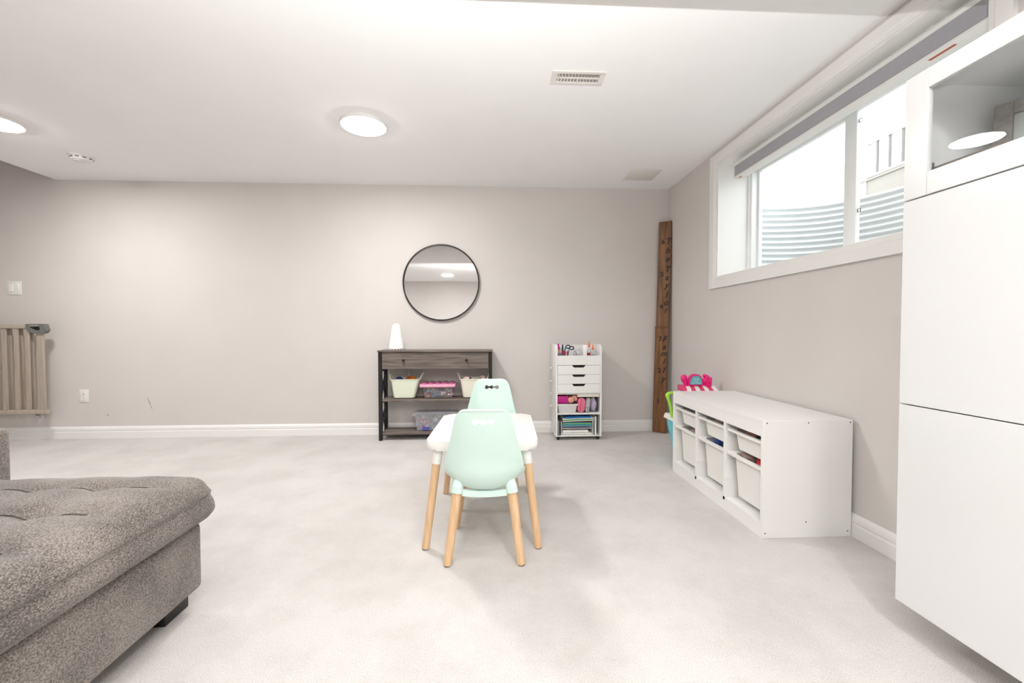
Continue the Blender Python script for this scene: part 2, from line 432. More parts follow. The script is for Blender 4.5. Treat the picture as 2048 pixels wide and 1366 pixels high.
for zc in (2.125, 1.64):
    b = B(); yy = q[1]-.003; s = .0095; x = 2.008
    for (a0, a1, c0, c1) in ((-s, s, s-.002, s), (-s, s, -s, -s+.002), (-s, -s+.002, -s, s), (s-.002, s, -s, s)):
        b.box(x, x+.003, yy-s+a0, yy-s+a1, zc+c0, zc+c1)
    struct('glazing_clip', b, screwm, s2)

# roller blind in the recess
t = thing('roller_blind', 'rolled-up grey roller blind with white cassette in the window recess', 'blind', (1.84, 2.27, WZ1-.013))
fabric_grey = mat('grey_blind_fabric', (166, 166, 172), .8, var=.06, vscale=60, bump=.1, bscale=400)
ya, yb = WY0+.03, 3.072
b = B(); b.prism([(1.797, 2.192), (1.790, 2.205), (1.797, 2.218), (1.88, 2.218), (1.88, 2.205), (1.81, 2.192)], 'y', ya, yb); obj('cassette', b, whitep, t)
b = B(); b.box(1.798, 1.803, ya+.004, yb-.004, 2.118, 2.192); obj('fabric', b, fabric_grey, t)
b = B(); b.prism([(1.797, 2.116), (1.797, 2.108), (1.805, 2.102), (1.86, 2.102), (1.86, 2.116)], 'y', ya+.002, yb-.002); obj('bottom_rail', b, whitep, t)
b = B(); b.box(1.808, 1.862, ya+.006, yb-.006, 2.117, 2.19); obj('roll', b, whitep, t)
for y in (ya, yb-.0015):
    b = B(); b.prism([(1.792, 2.10), (1.862, 2.10), (1.88, 2.13), (1.88, 2.2175), (1.790, 2.2175)], 'y', y-.002, y+.0005) ; obj('end_cap', b, whitep, t)
stick = mat('orange_brown_sticker', (176, 78, 32), .5)
for y0_, y1_ in ((3.02, 3.05), (1.60, 1.70)):
    b = B(); b.box(1.812, 1.825, y0_, y1_, 2.1008, 2.1019); relabel(obj('warning_sticker', b, stick, t), 'small orange brown warning sticker')
for y in (1.7, 2.8): b = B(); b.box(1.835, 1.86, y, y+.03, 2.2185, 2.2498); obj('mounting_bracket', b, whitep, t)

# ------------------------------------------------------------------ outside the window
wellm = mat('galvanised_steel', (214, 217, 219), .55, var=.05, vscale=6, metal=.15)
b = B()
def well(u, v):
    th_ = PI*u
    ex = lambda c_: math.copysign(abs(c_)**.62, c_)
    z = 1.12+.885*v
    r = 1+.0085*math.sin(2*PI*z/.0465)
    return (2.09+.86*ex(math.sin(th_))*r, 2.3+1.14*ex(math.cos(th_))*r, z)
b.grid(well, 60, 190)
t = one('window_well', b, wellm, 'corrugated galvanised steel window well outside the basement window', 'window well')
sol = t.modifiers.new('thickness', 'SOLIDIFY'); sol.thickness = .003
b = B(); b.box(2.09, 3.2, .9, 3.7, 1.0, 1.13); struct('ground_well_gravel', b, mat('gravel', (196, 192, 186), .9, var=.35, vscale=60, bump=.6, bscale=90))
b = B()
GZ = 1.99
for q_ in ((3.02, 14, -4, 12), (2.09, 3.02, 3.56, 12), (2.09, 3.02, -4, 1.04)): b.box(q_[0], q_[1], q_[2], q_[3], GZ-.3, GZ)
struct('ground_lawn', b, mat('pale_gravel_yard', (206, 205, 198), .95, var=.2, vscale=10))
t = thing('deck', 'washed wood deck with picket railing beyond the window well', 'deck', (5.0, 4.4, GZ))
deckm = mat('weathered_deck_wood', (150, 145, 139), .8, var=.12, vscale=4, stretch=(4, 1, 12))
paled = mat('white_rail_paint', (196, 196, 193), .5, var=.03)
b = B(); b.box(5.0, 5.05, 3.0, 5.62, 2.70, 2.955); obj('rim_joist', b, deckm, t)
b = B(); b.box(4.98, 7.4, 3.0, 5.62, 2.957, 2.985); obj('deck_floor', b, deckm, t)
b = B(); b.box(5.0, 5.05, 3.0, 5.56, 3.44, 3.48); obj('top_rail', b, paled, t)
b = B(); b.box(5.0, 5.05, 3.0, 5.56, 3.0, 3.03); obj('bottom_rail', b, paled, t)
for k in range(13):
    y = 5.33-.172*k; b = B(); b.box(5.015, 5.035, y-.012, y+.012, 3.03, 3.44); obj('picket', b, mat('grey_picket', (112, 108, 108), .6, var=.05), t)
for y in (5.5, 3.1):
    b = B(); b.box(4.99, 5.08, y-.045, y+.045, 1.99, 3.5); obj('post', b, paled, t)

# ------------------------------------------------------------------ tall white cabinet on the right wall
BX, BY, BZ = 1.313, 1.2998, .1111
t = thing('wall_cabinet', 'tall glossy white cabinet hung beside the window with glass top door', 'cabinet', (1.53, BY-.3, BZ))
e = .002
def besta_carcass(z0, z1):
    b = B(); x0, x1, y0, y1, p = BX+.018, W-.001, BY-.6, BY, .016
    b.box(x0, x1, y1-p, y1, z0, z1).box(x0, x1, y0, y0+p, z0, z1).box(x0, x1, y0+p, y1-p, z0, z0+p).box(x0, x1, y0+p, y1-p, z1-p, z1)
    b.box(x1-.006, x1, y0+p, y1-p, z0+p, z1-p)
    return b
heights = [(BZ, BZ+.64), (BZ+.64, BZ+1.28), (BZ+1.28, BZ+1.66)]
inner = mat('white_cabinet_inside', (240, 241, 241), .4, var=.01)
c0 = obj('carcass', besta_carcass(BZ, BZ+1.28), inner, t)
c1 = obj('carcass', besta_carcass(BZ+1.2801, BZ+1.66), inner, t)
for za, zb in heights[:2]:
    b = B(); b.box(BX, BX+.0165, BY-.6+e, BY-e/2, za+e/2, zb-e, .0012, 1); obj('door', b, lacq, t)
za, zb = heights[2]; s = .071
b = B(); y0, y1 = BY-.6+e, BY-e/2
b.box(BX, BX+.0165, y1-s, y1, za+e, zb, .0012, 1).box(BX, BX+.0165, y0, y0+s, za+e, zb, .0012, 1)
b.box(BX, BX+.0165, y0+s, y1-s, za+e, za+s, .0012, 1).box(BX, BX+.0165, y0+s, y1-s, zb-s+.012, zb, .0012, 1)
d = obj('glass_door_frame', b, lacq, t)
b = B(); b.box(BX+.007, BX+.0105, y0+s, y1-s, za+s, zb-s+.012); obj('door_pane', b, glass('cabinet_glass', (.985, .99, .99), 1.1), d)
b = B()
for k in range(8):
    z = za+.07+.034*k
    for x in (BX+.05, W-.075): b.cyl((x, BY-.0161, z), (x, BY-.0166, z), .0028, seg=8)
obj('shelf_pin_hole', b, screwm, c1)['kind'] = 'stuff'
b = B(); b.box(BX+.02, BX+.05, BY-.03, BY-.0165, za+.075, za+.105, .002).box(BX+.018, BX+.028, BY-.07, BY-.03, za+.08, za+.1, .002)
obj('hinge', b, steel, c1)
# inside the glass compartment
t = thing('picture_frame', 'weathered grey picture frame leaning inside the glass-door cabinet', 'picture frame', (1.60, 1.06, za+.016))
T = Matrix.Translation((1.526, 1.236, za+.0165)) @ Matrix.Rotation(math.radians(-62), 4, 'Z') @ Matrix.Rotation(math.radians(-6), 4, 'X')
fwm = mat('weathered_grey_wood', (176, 172, 168), .7, rgb2=(136, 131, 127), vscale=5, stretch=(5, 5, 5), bump=.1, bscale=60)
b = B(); FW, FH, fb = .33, .268, .04
b.box(0, fb, 0, .02, 0, FH, .002, T=T).box(FW-fb, FW, 0, .02, 0, FH, .002, T=T).box(fb, FW-fb, 0, .02, 0, fb, .002, T=T).box(fb, FW-fb, 0, .02, FH-fb, FH, .002, T=T)
obj('frame', b, fwm, t)
b = B(); b.box(fb, FW-fb, .010, .016, fb, FH-fb, T=T); obj('print', b, mat('pale_print', (214, 219, 217), .5, var=.12, vscale=9), t)
b = B(); b.box(BX+.022, BX+.13, BY-.24, BY-.03, za+.0165, za+.086, .004)
one('storage_box', b, mat('dark_taupe_board', (112, 104, 98), .6, var=.1), 'low dark taupe box on the floor of the glass-door cabinet', 'box', origin=(BX+.07, BY-.13, za+.0165))

# ------------------------------------------------------------------ sectional sofa, bottom left
t = thing('sectional_sofa', 'taupe woven sectional sofa with tufted chaise at lower left', 'sofa', (-1.5, .6, 0))
b = B(); b.box(-1.92, -1.034, -.6, 1.568, .068, .305, .02, 3); obj('chaise_base', b, sofam, t)
def cushion(x0, x1, y0, y1, z0, z1, r, seams_y, seams_x):
    b = B(); nx, ny, nz = 54, 130, 10
    c = Vector(((x0+x1)/2, (y0+y1)/2, (z0+z1)/2)); hs = Vector(((x1-x0)/2, (y1-y0)/2, (z1-z0)/2))
    vs = {}
    def V(i, j, k):
        key = (i, j, k)
        if key in vs: return vs[key]
        def warp(n_): # denser near the ends
            t_ = n_*2-1
            return math.copysign(1-(1-abs(t_))**1.5, t_)
        p = Vector((warp(i/nx)*hs.x, warp(j/ny)*hs.y, (k/nz*2-1)*hs.z))
        inn = hs-Vector((r, r, r))
        q = Vector([max(-inn[a], min(inn[a], p[a])) for a in range(3)])
        d = p-q
        if d.length > 1e-9: p = q+d.normalized()*r
        P_ = p+c
        fz = max(0, (p.z/hs.z))
        if k == nz:
            ed = min(1, (hs.x-abs(p.x))/.18)*min(1, (hs.y-abs(p.y))/.18); ed = max(0, ed)**.6
            h = .026*ed
            for sy in seams_y:
                dd = P_.y-sy
                h -= (.012*math.exp(-(dd/.035)**2)+.004*math.exp(-(dd/.008)**2))*min(1, ed*1.3)
                for sx in seams_x: h -= .020*math.exp(-((dd/.04)**2+((P_.x-sx)/.05)**2))
            for sx in seams_x: h -= .006*math.exp(-((P_.x-sx)/.04)**2)*ed
            P_.z += h
        # side seam: a pinch line around the cushion, belly below it
        zz = (P_.z-z0)/(z1-z0)
        side = max(abs(p.x)/hs.x, abs(p.y)/hs.y)
        if 0 < k < nz:
            push = .014*math.sin(PI*min(1, zz/.66))-.006*math.exp(-((zz-.68)/.06)**2)
            if abs(abs(p.x)-hs.x) < r*.6: P_.x += math.copysign(push, p.x)
            if abs(abs(p.y)-hs.y) < r*.6: P_.y += math.copysign(push*.7, p.y)
        P_.z += .004*noise.noise(Vector((P_.x*4, P_.y*4, 1.3)))*fz
        vs[key] = b.bm.verts.new(P_); return vs[key]
    F = b.bm.faces.new
    for i in range(nx):
        for j in range(ny):
            F((V(i, j, nz), V(i+1, j, nz), V(i+1, j+1, nz), V(i, j+1, nz))); F((V(i, j, 0), V(i, j+1, 0), V(i+1, j+1, 0), V(i+1, j, 0)))
    for k in range(nz):
        for i in range(nx):
            F((V(i, 0, k), V(i+1, 0, k), V(i+1, 0, k+1), V(i, 0, k+1))); F((V(i, ny, k), V(i, ny, k+1), V(i+1, ny, k+1), V(i+1, ny, k)))
        for j in range(ny):
            F((V(0, j, k), V(0, j, k+1), V(0, j+1, k+1), V(0, j+1, k))); F((V(nx, j, k), V(nx, j+1, k), V(nx, j+1, k+1), V(nx, j, k+1)))
    return b
cu = obj('chaise_cushion', cushion(-1.94, -1.004, -.6, 1.600, .298, .462, .058, [1.45, 1.24, 1.03, .82, .61, .4, .19], [-1.26, -1.46, -1.66]), sofam, t, angle=80)
def ztop(x, y, seams_y, seams_x):
    hx, hy, cx, cyy = (-1.004+1.94)/2, 1.1, (-1.94-1.004)/2, .5
    ed = max(0, min(1, (hx-abs(x-cx))/.18)*min(1, (hy-abs(y-cyy))/.18))**.6
    h = .026*ed
    for sy in seams_y:
        dd = y-sy; h -= (.012*math.exp(-(dd/.035)**2)+.004*math.exp(-(dd/.008)**2))*min(1, ed*1.3)
        for sx in seams_x: h -= .020*math.exp(-((dd/.04)**2+((x-sx)/.05)**2))
    for sx in seams_x: h -= .006*math.exp(-((x-sx)/.04)**2)*ed
    return .462+h
thread = mat('dark_seam_thread', (92, 86, 81), .9)
b = B(); b.tube([(-.9935, y, .408) for y in (-.5, .2, .9, 1.3, 1.5)]+[(-.998, 1.54, .408), (-1.012, 1.580, .408)], .0014, 6); obj('seam', b, thread, cu)
SY, SX = [1.45, 1.24, 1.03, .82, .61, .4, .19], [-1.26, -1.46, -1.66]
for sy in SY[:5]:
    b = B(); b.tube([(x, sy, ztop(x, sy, SY, SX)+.0045) for x in [-1.85+.02*k for k in range(37)]], .0016, 5); obj('tuft_seam', b, thread, cu)
b = B(); b.box(-2.35, -1.866, -.6, 1.752, .05, .612, .022, 4); obj('arm', b, sofam, t)
def leg(x0, x1, y0, y1): b = B(); b.box(x0, x1, y0, y1, 0, .0675, .003); obj('leg', b, blackp, t)
leg(-1.2, -1.083, 1.448, 1.56); leg(-1.9, -1.80, 1.448, 1.56); leg(-1.2, -1.083, -.5, -.4)

# ------------------------------------------------------------------ kids' table and chairs
t = thing('kids_table', 'low white kids table with beech legs between the two mint chairs', 'table', (-.028, 2.236, 0), -.036, world=False)
b = B(); b.prism(rrect(-.256, .256, -.325, .325, .05, 8), 'z', .443, .486, .014)
obj('tabletop', b, tablem, t)
for sx in (-1, 1):
    for sy in (-1, 1):
        A = Vector((sx*.202, sy*.283, .445)); Fo = Vector((sx*.255, sy*.327, .004)); d = Fo-A
        P1 = A+d*.15
        lg = obj('leg', B().cyl(P1, Fo, .019, .0175, 20), beech, t)
        obj('sleeve', B().cyl(A, P1+d*.004, .0235, .0205, 24), tablem, lg)
        obj('foot_pad', B().cyl(Fo-d*.002, Fo+Vector((0, 0, -.0038)), .0165, .016, 16), greym, lg)

# chair shell
def lerp_tab(tab, x):
    for (a, va), (b_, vb) in zip(tab, tab[1:]):
        if x <= b_:
            f = (x-a)/(b_-a) if b_ > a else 0
            f = f*f*(3-2*f) if False else f
            return tuple(p+(q-p)*f for p, q in zip(va, vb)) if isinstance(va, tuple) else va+(vb-va)*f
    return tab[-1][1]
def catmull(P, n):
    out = []
    for i in range(len(P)-1):
        p0 = P[max(i-1, 0)]; p1 = P[i]; p2 = P[i+1]; p3 = P[min(i+2, len(P)-1)]
        for k in range(n):
            t_ = k/n
            out.append(tuple(.5*((2*b_)+(-a+c_)*t_+(2*a-5*b_+4*c_-d_)*t_**2+(-a+3*b_-3*c_+d_)*t_**3) for a, b_, c_, d_ in zip(p0, p1, p2, p3)))
    out.append(P[-1]); return out
# (y, z, half width, curl of the edge) from the seat's front lip to the top of the back
PROF = [(.185, .318, .120, .010), (.178, .334, .142, .016), (.150, .342, .152, .028), (.07, .328, .162, .054), (-.03, .312, .168, .076),
        (-.105, .306, .171, .088), (-.155, .320, .172, .084), (-.188, .372, .170, .062), (-.204, .44, .160, .044), (-.220, .50, .144, .036),
        (-.237, .56, .130, .028), (-.250, .61, .119, .022), (-.2565, .640, .110, .016), (-.2610, .6585, .097, .012), (-.2645, .668, .080, .006), (-.2675, .6725, .055, .0)]
def shell_mesh():
    pr = catmull(PROF, 5); nv = len(pr)-1; nu = 28
    b = B()
    def fn(u, v):
        i = min(int(round(v*nv)), nv); y, z, hw, cu_ = pr[i]
        y0, z0 = pr[max(i-1, 0)][:2]; y1, z1 = pr[min(i+1, nv)][:2]
        ty, tz = y1-y0, z1-z0; L_ = math.hypot(ty, tz) or 1
        ny, nz = tz/L_, -ty/L_
        s_ = u*2-1; a = abs(s_)**2.6*cu_
        # near the very top the edge rolls a little backwards
        return (hw*s_, y+ny*a, z+nz*a)
    b.grid(fn, nu, nv)
    return b
def bone(cx, cz, y0, y1):
    up_ = []
    for k in range(33):
        x = -.046+.092*k/32
        h = .0055
        for c_, r_ in ((-.033, .0125), (.033, .0125), (0, .0115)):
            q_ = r_*r_-(x-c_)**2
            if q_ > 0: h = max(h, math.sqrt(q_))
        if abs(x) > .0445: h = .003
        up_.append((cx+x, h))
    P = [(x, cz+h) for x, h in up_]+[(x, cz-h) for x, h in reversed(up_)]
    b = B(); b.prism(P[::-1], 'y', y0, y1); return b
def make_chair():
    t = thing('kids_chair', 'near mint kids chair with its back to the camera, beech legs', 'chair', (-.022, 1.943, 0), -.03, 'mint kids chairs at the white table', world=False)
    sh = obj('seat_shell', shell_mesh(), mint, t, angle=60)
    cut = obj('cut', bone(0, .6225, -.32, -.18), mint, t)
    md = sh.modifiers.new('s', 'SOLIDIFY'); md.thickness = .0075; md.offset = 0
    bo = sh.modifiers.new('b', 'BOOLEAN'); bo.object = cut; bo.solver = 'EXACT'; bo.operation = 'DIFFERENCE'
    dg = bpy.context.evaluated_depsgraph_get()
    me = bpy.data.meshes.new_from_object(sh.evaluated_get(dg))
    sh.modifiers.clear(); sh.data = me; me.name = 'seat_shell'
    for p in me.polygons: p.use_smooth = True
    me.set_sharp_from_angle(angle=math.radians(50))
    bpy.data.objects.remove(cut)
    for sx in (-1, 1):
        for sy in (-1, 1):
            A = Vector((sx*.117, sy*.142-.004*(sy < 0), .300)); Fo = Vector((sx*.155, sy*.173, .004)); d = Fo-A
            so = A-d*.2
            lg = obj('leg', B().cyl(A-d*.02, Fo, .0205, .018, 20), beech, t)
            b = B(); ax = (-d).normalized()
            b.cyl(A, A+ax*.028, .0265, .0255, 24); b.cyl(A+ax*.0282, A+ax*.050, .0245, .019, 24); b.cyl(A+ax*.0502, A+ax*.070, .019, .006, 24)
            obj('leg_socket', b, mint, lg)
            obj('foot_pad', B().cyl(Fo-d*.004, Fo+Vector((0, 0, -.0038)), .017, .0165, 16), greym, lg)
    for sy in (-1, 1):
        b = B(); n_ = 16
        def fn(u, v, sy=sy):
            x = -.095+.19*u; sag = .006*(1-(2*u-1)**2)
            sec = [(-.007, .286-sag), (.007, .286-sag), (.007, .312), (-.007, .312), (-.007, .286-sag)][int(round(v*4))]
            return (x, sy*.146+sec[0], sec[1]-(.006*(1-(2*u-1)**2) if sec[1] > .30 else 0))
        b.grid(fn, n_, 4); obj('cross_brace', b, mint, t)
    return t
ch = make_chair()
c2 = copy_tree(ch); c2.location = (-.006, 2.487, 0); c2.rotation_euler = (0, 0, PI-.06)
c2['label'] = 'far mint kids chair facing the camera, pushed in behind the white table'

# ------------------------------------------------------------------ console table on the back wall
t = thing('console_table', 'grey oak console table with black metal frame under the round mirror', 'console table', (-.49, 3.96, 0))
b = B(); b.box(-1.004, .022, 3.83, 4.078, .796, .811, .002, 1); obj('top', b, greywood, t)
legs = {}
for nm, x0 in (('l', -1.0), ('r', -.014)):
    for y0 in (3.845, 4.045):
        b = B(); b.box(x0, x0+.03, y0, y0+.03, 0, .7955, .002, 1); obj('leg', b, blackm, t)
    xm = x0+.015
    for za, zb in ((.085, .345), (.385, .635)):
        for s in (0, 1):
            A = Vector((xm+(.004 if s else -.004), 3.876, za if s else zb)); C = Vector((xm+(.004 if s else -.004), 4.044, zb if s else za))
            d = C-A; L_ = d.length; ang = math.atan2(d.z, d.y)
            T = Matrix.Translation((A+C)/2) @ Matrix.Rotation(ang, 4, 'X')
            b = B(); b.box(-.0038, .0038, -L_/2+.004, L_/2-.004, -.010, .010, T=T); obj('cross_bar', b, blackm, t)
    for z in (.035, .335, .62):
        b = B(); b.box(x0+.003, x0+.027, 3.8752, 4.0448, z, z+.016); obj('side_rail', b, blackm, t)
b = B(); b.box(-.968, -.018, 3.862, 4.06, .642, .7955, .001, 1); obj('apron_box', b, greywood, t)
b = B(); b.box(-.967, -.017, 3.846, 3.861, .6435, .792, .002, 1); dr = obj('drawer', b, greywood, t)
for x in (-.773, -.214):
    b = B(); T = Matrix.Translation((x, 3.8458, .721)) @ Matrix.Rotation(PI/2, 4, 'X')
    b.lathe([(.006, 0), (.0055, .010), (.011, .014), (.0125, .02), (.010, .0255), (0, .027)], seg=18, T=T); obj('knob', b, blackm, dr)
b = B(); b.prism([(-.968, 3.852), (-.018, 3.852), (-.018, 4.06), (-.968, 4.06)], 'z', .3515, .3695, .001); obj('shelf', b, greywood, t)
b = B(); b.prism([(-.968, 3.852), (-.018, 3.852), (-.018, 4.06), (-.968, 4.06)], 'z', .0515, .0725, .001); obj('shelf', b, greywood, t)

# ornament on the console
t = thing('cone_ornament', 'white ribbed rounded cone with dark notched foot on console top', 'ornament', (-.862, 3.96, .811))
c = (-.862, 3.96, .811)
prof = [(.0, .006), (.062, .006), (.0685, .012)]
for k in range(12):
    f0 = k/12; z = .014+.200*f0; r = .0685-.032*f0**.92
    prof += [(r, z), (r+.0008, z+.012), (r-.0022, z+.0165)]
prof += [(.0345, .216), (.031, .228), (.024, .237), (.013, .242), (0, .243)]
obj('body', B().lathe(prof, c, 40), mat('matte_white_plastic', (244, 244, 243), .5), t)
b = B()
for k in range(14):
    a = 2*PI*k/14; b.cyl((c[0]+.059*math.cos(a), c[1]+.059*math.sin(a), c[2]+.0003), (c[0]+.059*math.cos(a), c[1]+.059*math.sin(a), c[2]+.008), .007, .008, 8)
obj('scallop', b, whitep, t)['kind'] = 'stuff'
obj('core', B().lathe([(.0, .0004), (.052, .0004), (.054, .0058), (0, .0058)], c, 32), blackp, t)

# tubs on the console
def tub(x0, x1, xb0, xb1, y0, y1, z0, z1, m, label):
    t = thing('storage_tub', label, 'tub', ((x0+x1)/2, (y0+y1)/2, z0), group='soft plastic tubs on the console shelf')
    b = B(); n_ = 10
    ins = .012
    def ring(f, off=0.0):
        a0, a1 = xb0+(x0-xb0)*f+off, xb1+(x1-xb1)*f-off; c0, c1 = y0+.018*(1-f)+off, y1-.018*(1-f)-off
        return [(p[0], p[1], z0+.002+(z1-z0-.002)*f) for p in rrect(a0, a1, c0, c1, .028, 5)]
    rings = [ring(0, .022), ring(0.012, .006), ring(.05), ring(.3), ring(.6), ring(.93), ring(.94, -.003), ring(1, -.003), ring(1, .003), ring(.5, .003), ring(.08, .003)]
    R = [[b.bm.verts.new(p) for p in r] for r in rings]
    m_ = len(R[0])
    for A, C in zip(R, R[1:]):
        for k in range(m_): b.bm.faces.new((A[k], A[(k+1) % m_], C[(k+1) % m_], C[k]))
    b.bm.faces.new(R[0][::-1]); b.bm.faces.new(R[-1])
    obj('bucket', b, m, t)
    ym = (y0+y1)/2
    for sx, xe in ((-1, x0), (1, x1)):
        pts = [(xe+sx*(.002+.024*math.sin(PI*k/14)), ym-.06+.12*k/14, z1-.004+.056*math.sin(PI*k/14)**.8) for k in range(15)]
        obj('handle', B().tube(pts, .0042, 8), m, t)
    return t
palegreen = mat('pale_green_plastic', (222, 228, 208), .45, var=.02); cream = mat('cream_plastic', (231, 227, 212), .45, var=.02)
tub(-.900, -.642, -.879, -.690, 3.868, 4.04, .370, .549, palegreen, 'pale green tub with loop handles at left end of console shelf')
tub(-.275, -.030, -.250, -.06, 3.868, 4.04, .370, .549, cream, 'cream tub with loop handles at right end of console shelf')
navy = plain('navy_cloth', (32, 52, 118), .8); orange = plain('orange_plush', (214, 124, 42), .9, rgb2=(150, 82, 30)); tan = plain('tan_plush', (196, 140, 92), .9)
pinkp = plain('pale_pink_plush', (226, 196, 192), .9); darkb = plain('dark_cloth', (40, 36, 40), .85)
b = B(); b.blob((-.830, 3.93, .532), .040, .042, .034, 2); one('toy_ball', b, navy, 'navy blue soft toy heaped in the pale green tub', 'toy', origin=(-.815, 3.93, .50))
b = B(); b.blob((-.735, 3.94, .535), .048, .045, .036, 5, .35); b.blob((-.70, 3.925, .545), .028, .028, .022, 6, .3); one('plush_toy', b, orange, 'orange brown plush toy heaped in the pale green tub', 'toy', origin=(-.735, 3.94, .5))
b = B(); b.tube([(-.745, 3.95, .53), (-.760, 3.99, .60), (-.768, 4.02, .628)], [.005, .006, .008], 8); one('toy_wand', b, plain('grey_plastic_stick', (196, 194, 190)), 'pale grey stick standing up out of the pale green tub', 'toy', origin=(-.745, 3.95, .53))
b = B(); b.blob((-.215, 3.915, .546), .034, .03, .024, 3, .3); b.blob((-.07, 3.93, .548), .028, .03, .026, 4, .3); b.blob((-.14, 3.95, .47), .07, .06, .07, 4, .2); one('plush_toy', b, pinkp, 'pale pink plush lying in the cream tub', 'toy', origin=(-.14, 3.93, .4))
b = B(); b.blob((-.183, 3.905, .549), .011, .011, .011, 1, .1); one('toy_ball', b, darkb, 'small black ball beside the pink plush in the cream tub', 'toy', origin=(-.183, 3.905, .538))

def bits(x0, x1, y0, y1, z0, z1, n_, seed, cols, size):
    rnd = random.Random(seed); b = B()
    for k in range(n_):
        b.mi = rnd.randrange(len(cols)); s = size*(.6+rnd.random()*.9)
        c_ = (rnd.uniform(x0, x1), rnd.uniform(y0, y1), z0+(z1-z0)*rnd.random()**1.3)
        T = Matrix.Translation(c_) @ Matrix.Rotation(rnd.random()*6, 4, 'Z') @ Matrix.Rotation(rnd.random()*3, 4, 'X')
        q = rnd.random()
        if q < .5: b.box(-s, s, -s*.6, s*.6, -s*.5, s*.5, T=T)
        elif q < .75: b.cyl(T @ Vector((-s*1.4, 0, 0)), T @ Vector((s*1.4, 0, 0)), s*.28, seg=8)
        else: b.blob(c_, s*.8, s*.7, s*.6, k, .25, 2)
    return b
clear = glass('clear_plastic', (.93, .93, .94), 1.1, .06, .06, (.85, .85, .87))
milky = glass('milky_clear_plastic', (.90, .90, .92), 1.1, .12, .20, (.82, .82, .86))
bitm = [plain('bit_white', (232, 230, 232)), plain('bit_rose', (206, 84, 110)), plain('bit_sky', (96, 176, 226)), plain('bit_purple', (132, 112, 160)),
        plain('bit_grey', (150, 148, 156)), plain('bit_mauve', (176, 148, 166)), plain('bit_yellow', (226, 208, 130)), plain('bit_orange', (222, 120, 76))]
def open_box(x0, x1, y0, y1, z0, z1, tap=.0, th_=.002):
    b = B()
    def ring(z, o): return [b.bm.verts.new((px, py, z)) for px, py in rrect(x0+o, x1-o, y0+o, y1-o, .012, 4)]
    R = [ring(z0, tap+.006), ring(z0+.006, tap), ring(z1, 0), ring(z1, th_), ring(z0+.008, tap+th_)]
    m_ = len(R[0])
    for A, C in zip(R, R[1:]):
        for k in range(m_): b.bm.faces.new((A[k], A[(k+1) % m_], C[(k+1) % m_], C[k]))
    b.bm.faces.new(R[0][::-1]); b.bm.faces.new(R[-1]); return b
t = thing('toy_bin', 'clear box of small toys with pink studded lid on console shelf', 'storage box', (-.473, 3.96, .370))
obj('bin', open_box(-.612, -.334, 3.872, 4.04, .370, .476, .010), clear, t)
pinkl = mat('pink_plastic', (240, 168, 196), .4, var=.02); mauve = mat('mauve_plastic', (186, 104, 142), .4, var=.03)
b = B(); b.box(-.638, -.318, 3.858, 4.048, .4765, .502, .004); lid = obj('lid', b, pinkl, t)
for i in range(5):
    for j in range(3):
        x = -.600+.061*i; y = 3.885+.065*j
        obj('stud', B().lathe([(.022, 0), (.022, .011), (.019, .013), (0, .013)], (x, y, .5021), 16), mauve, lid)
b = bits(-.59, -.355, 3.888, 4.02, .388, .455, 70, 3, bitm, .015); o = tag(obj('small_toys', b, bitm), 'jumble of small bright toy pieces inside the pink lidded box', 'toys'); o['kind'] = 'stuff'
t = thing('storage_box', 'clear plastic box of craft pieces on the bottom console shelf', 'storage box', (-.49, 3.96, .073))
obj('bin', open_box(-.688, -.300, 3.876, 4.04, .073, .217, .016), milky, t)
b = B(); b.box(-.706, -.284, 3.862, 4.050, .2175, .236, .005); b.box(-.685, -.305, 3.878, 4.034, .2362, .2445, .003); lid = obj('lid', b, milky, t)
for x in (-.6, -.5, -.39): b = B(); b.box(x-.003, x+.003, 3.885, 4.03, .2447, .248); obj('lid_rib', b, milky, lid)
for x in (-.66, -.33): b = B(); b.box(x-.014, x+.014, 3.857, 3.8618, .20, .234, .001); obj('latch', b, clear, t)
cols2 = [plain('craft_purple', (98, 62, 140)), plain('craft_blue', (66, 82, 160)), plain('craft_green', (88, 150, 128)), plain('craft_orange', (226, 92, 58)), bitm[0], bitm[4]]
b = bits(-.655, -.325, 3.897, 4.02, .094, .192, 100, 9, cols2, .021); o = tag(obj('craft_pieces', b, cols2), 'jumble of purple, blue and green craft pieces in clear box', 'craft pieces'); o['kind'] = 'stuff'
b = B(); b.tube([(-.66, 4.075, .42), (-.64, 4.072, .37), (-.632, 4.074, .33)]+[(-.585-.047*math.cos(PI*k/12), 4.074, .325-.05*math.sin(PI*k/12)) for k in range(13)]+[(-.536, 4.074, .37), (-.535, 4.074, .43)], .0022, 6)
one('cable', b, whitep, 'thin white cable looping behind the console below the middle shelf', 'cable')

# round mirror
t = thing('round_mirror', 'round mirror with thin black frame on the wall above the console', 'mirror', (-.463, D, 1.444))
T = Matrix.Translation((-.463, D-.0005, 1.444)) @ Matrix.Rotation(PI/2, 4, 'X')
b = B(); b.lathe([(.350, 0), (.362, 0), (.3625, .024), (.350, .024), (.349, .010)], seg=96, T=T); obj('frame', b, mat('dark_bronze', (46, 43, 41), .35, metal=.5), t)
mm = mat('mirror_silver', (246, 247, 248), .015, metal=1.0)
b = B(); b.lathe([(0, .004), (.3495, .004), (.3495, .0095), (0, .0095)], seg=96, T=T); obj('mirror_pane', b, mm, t, angle=20)

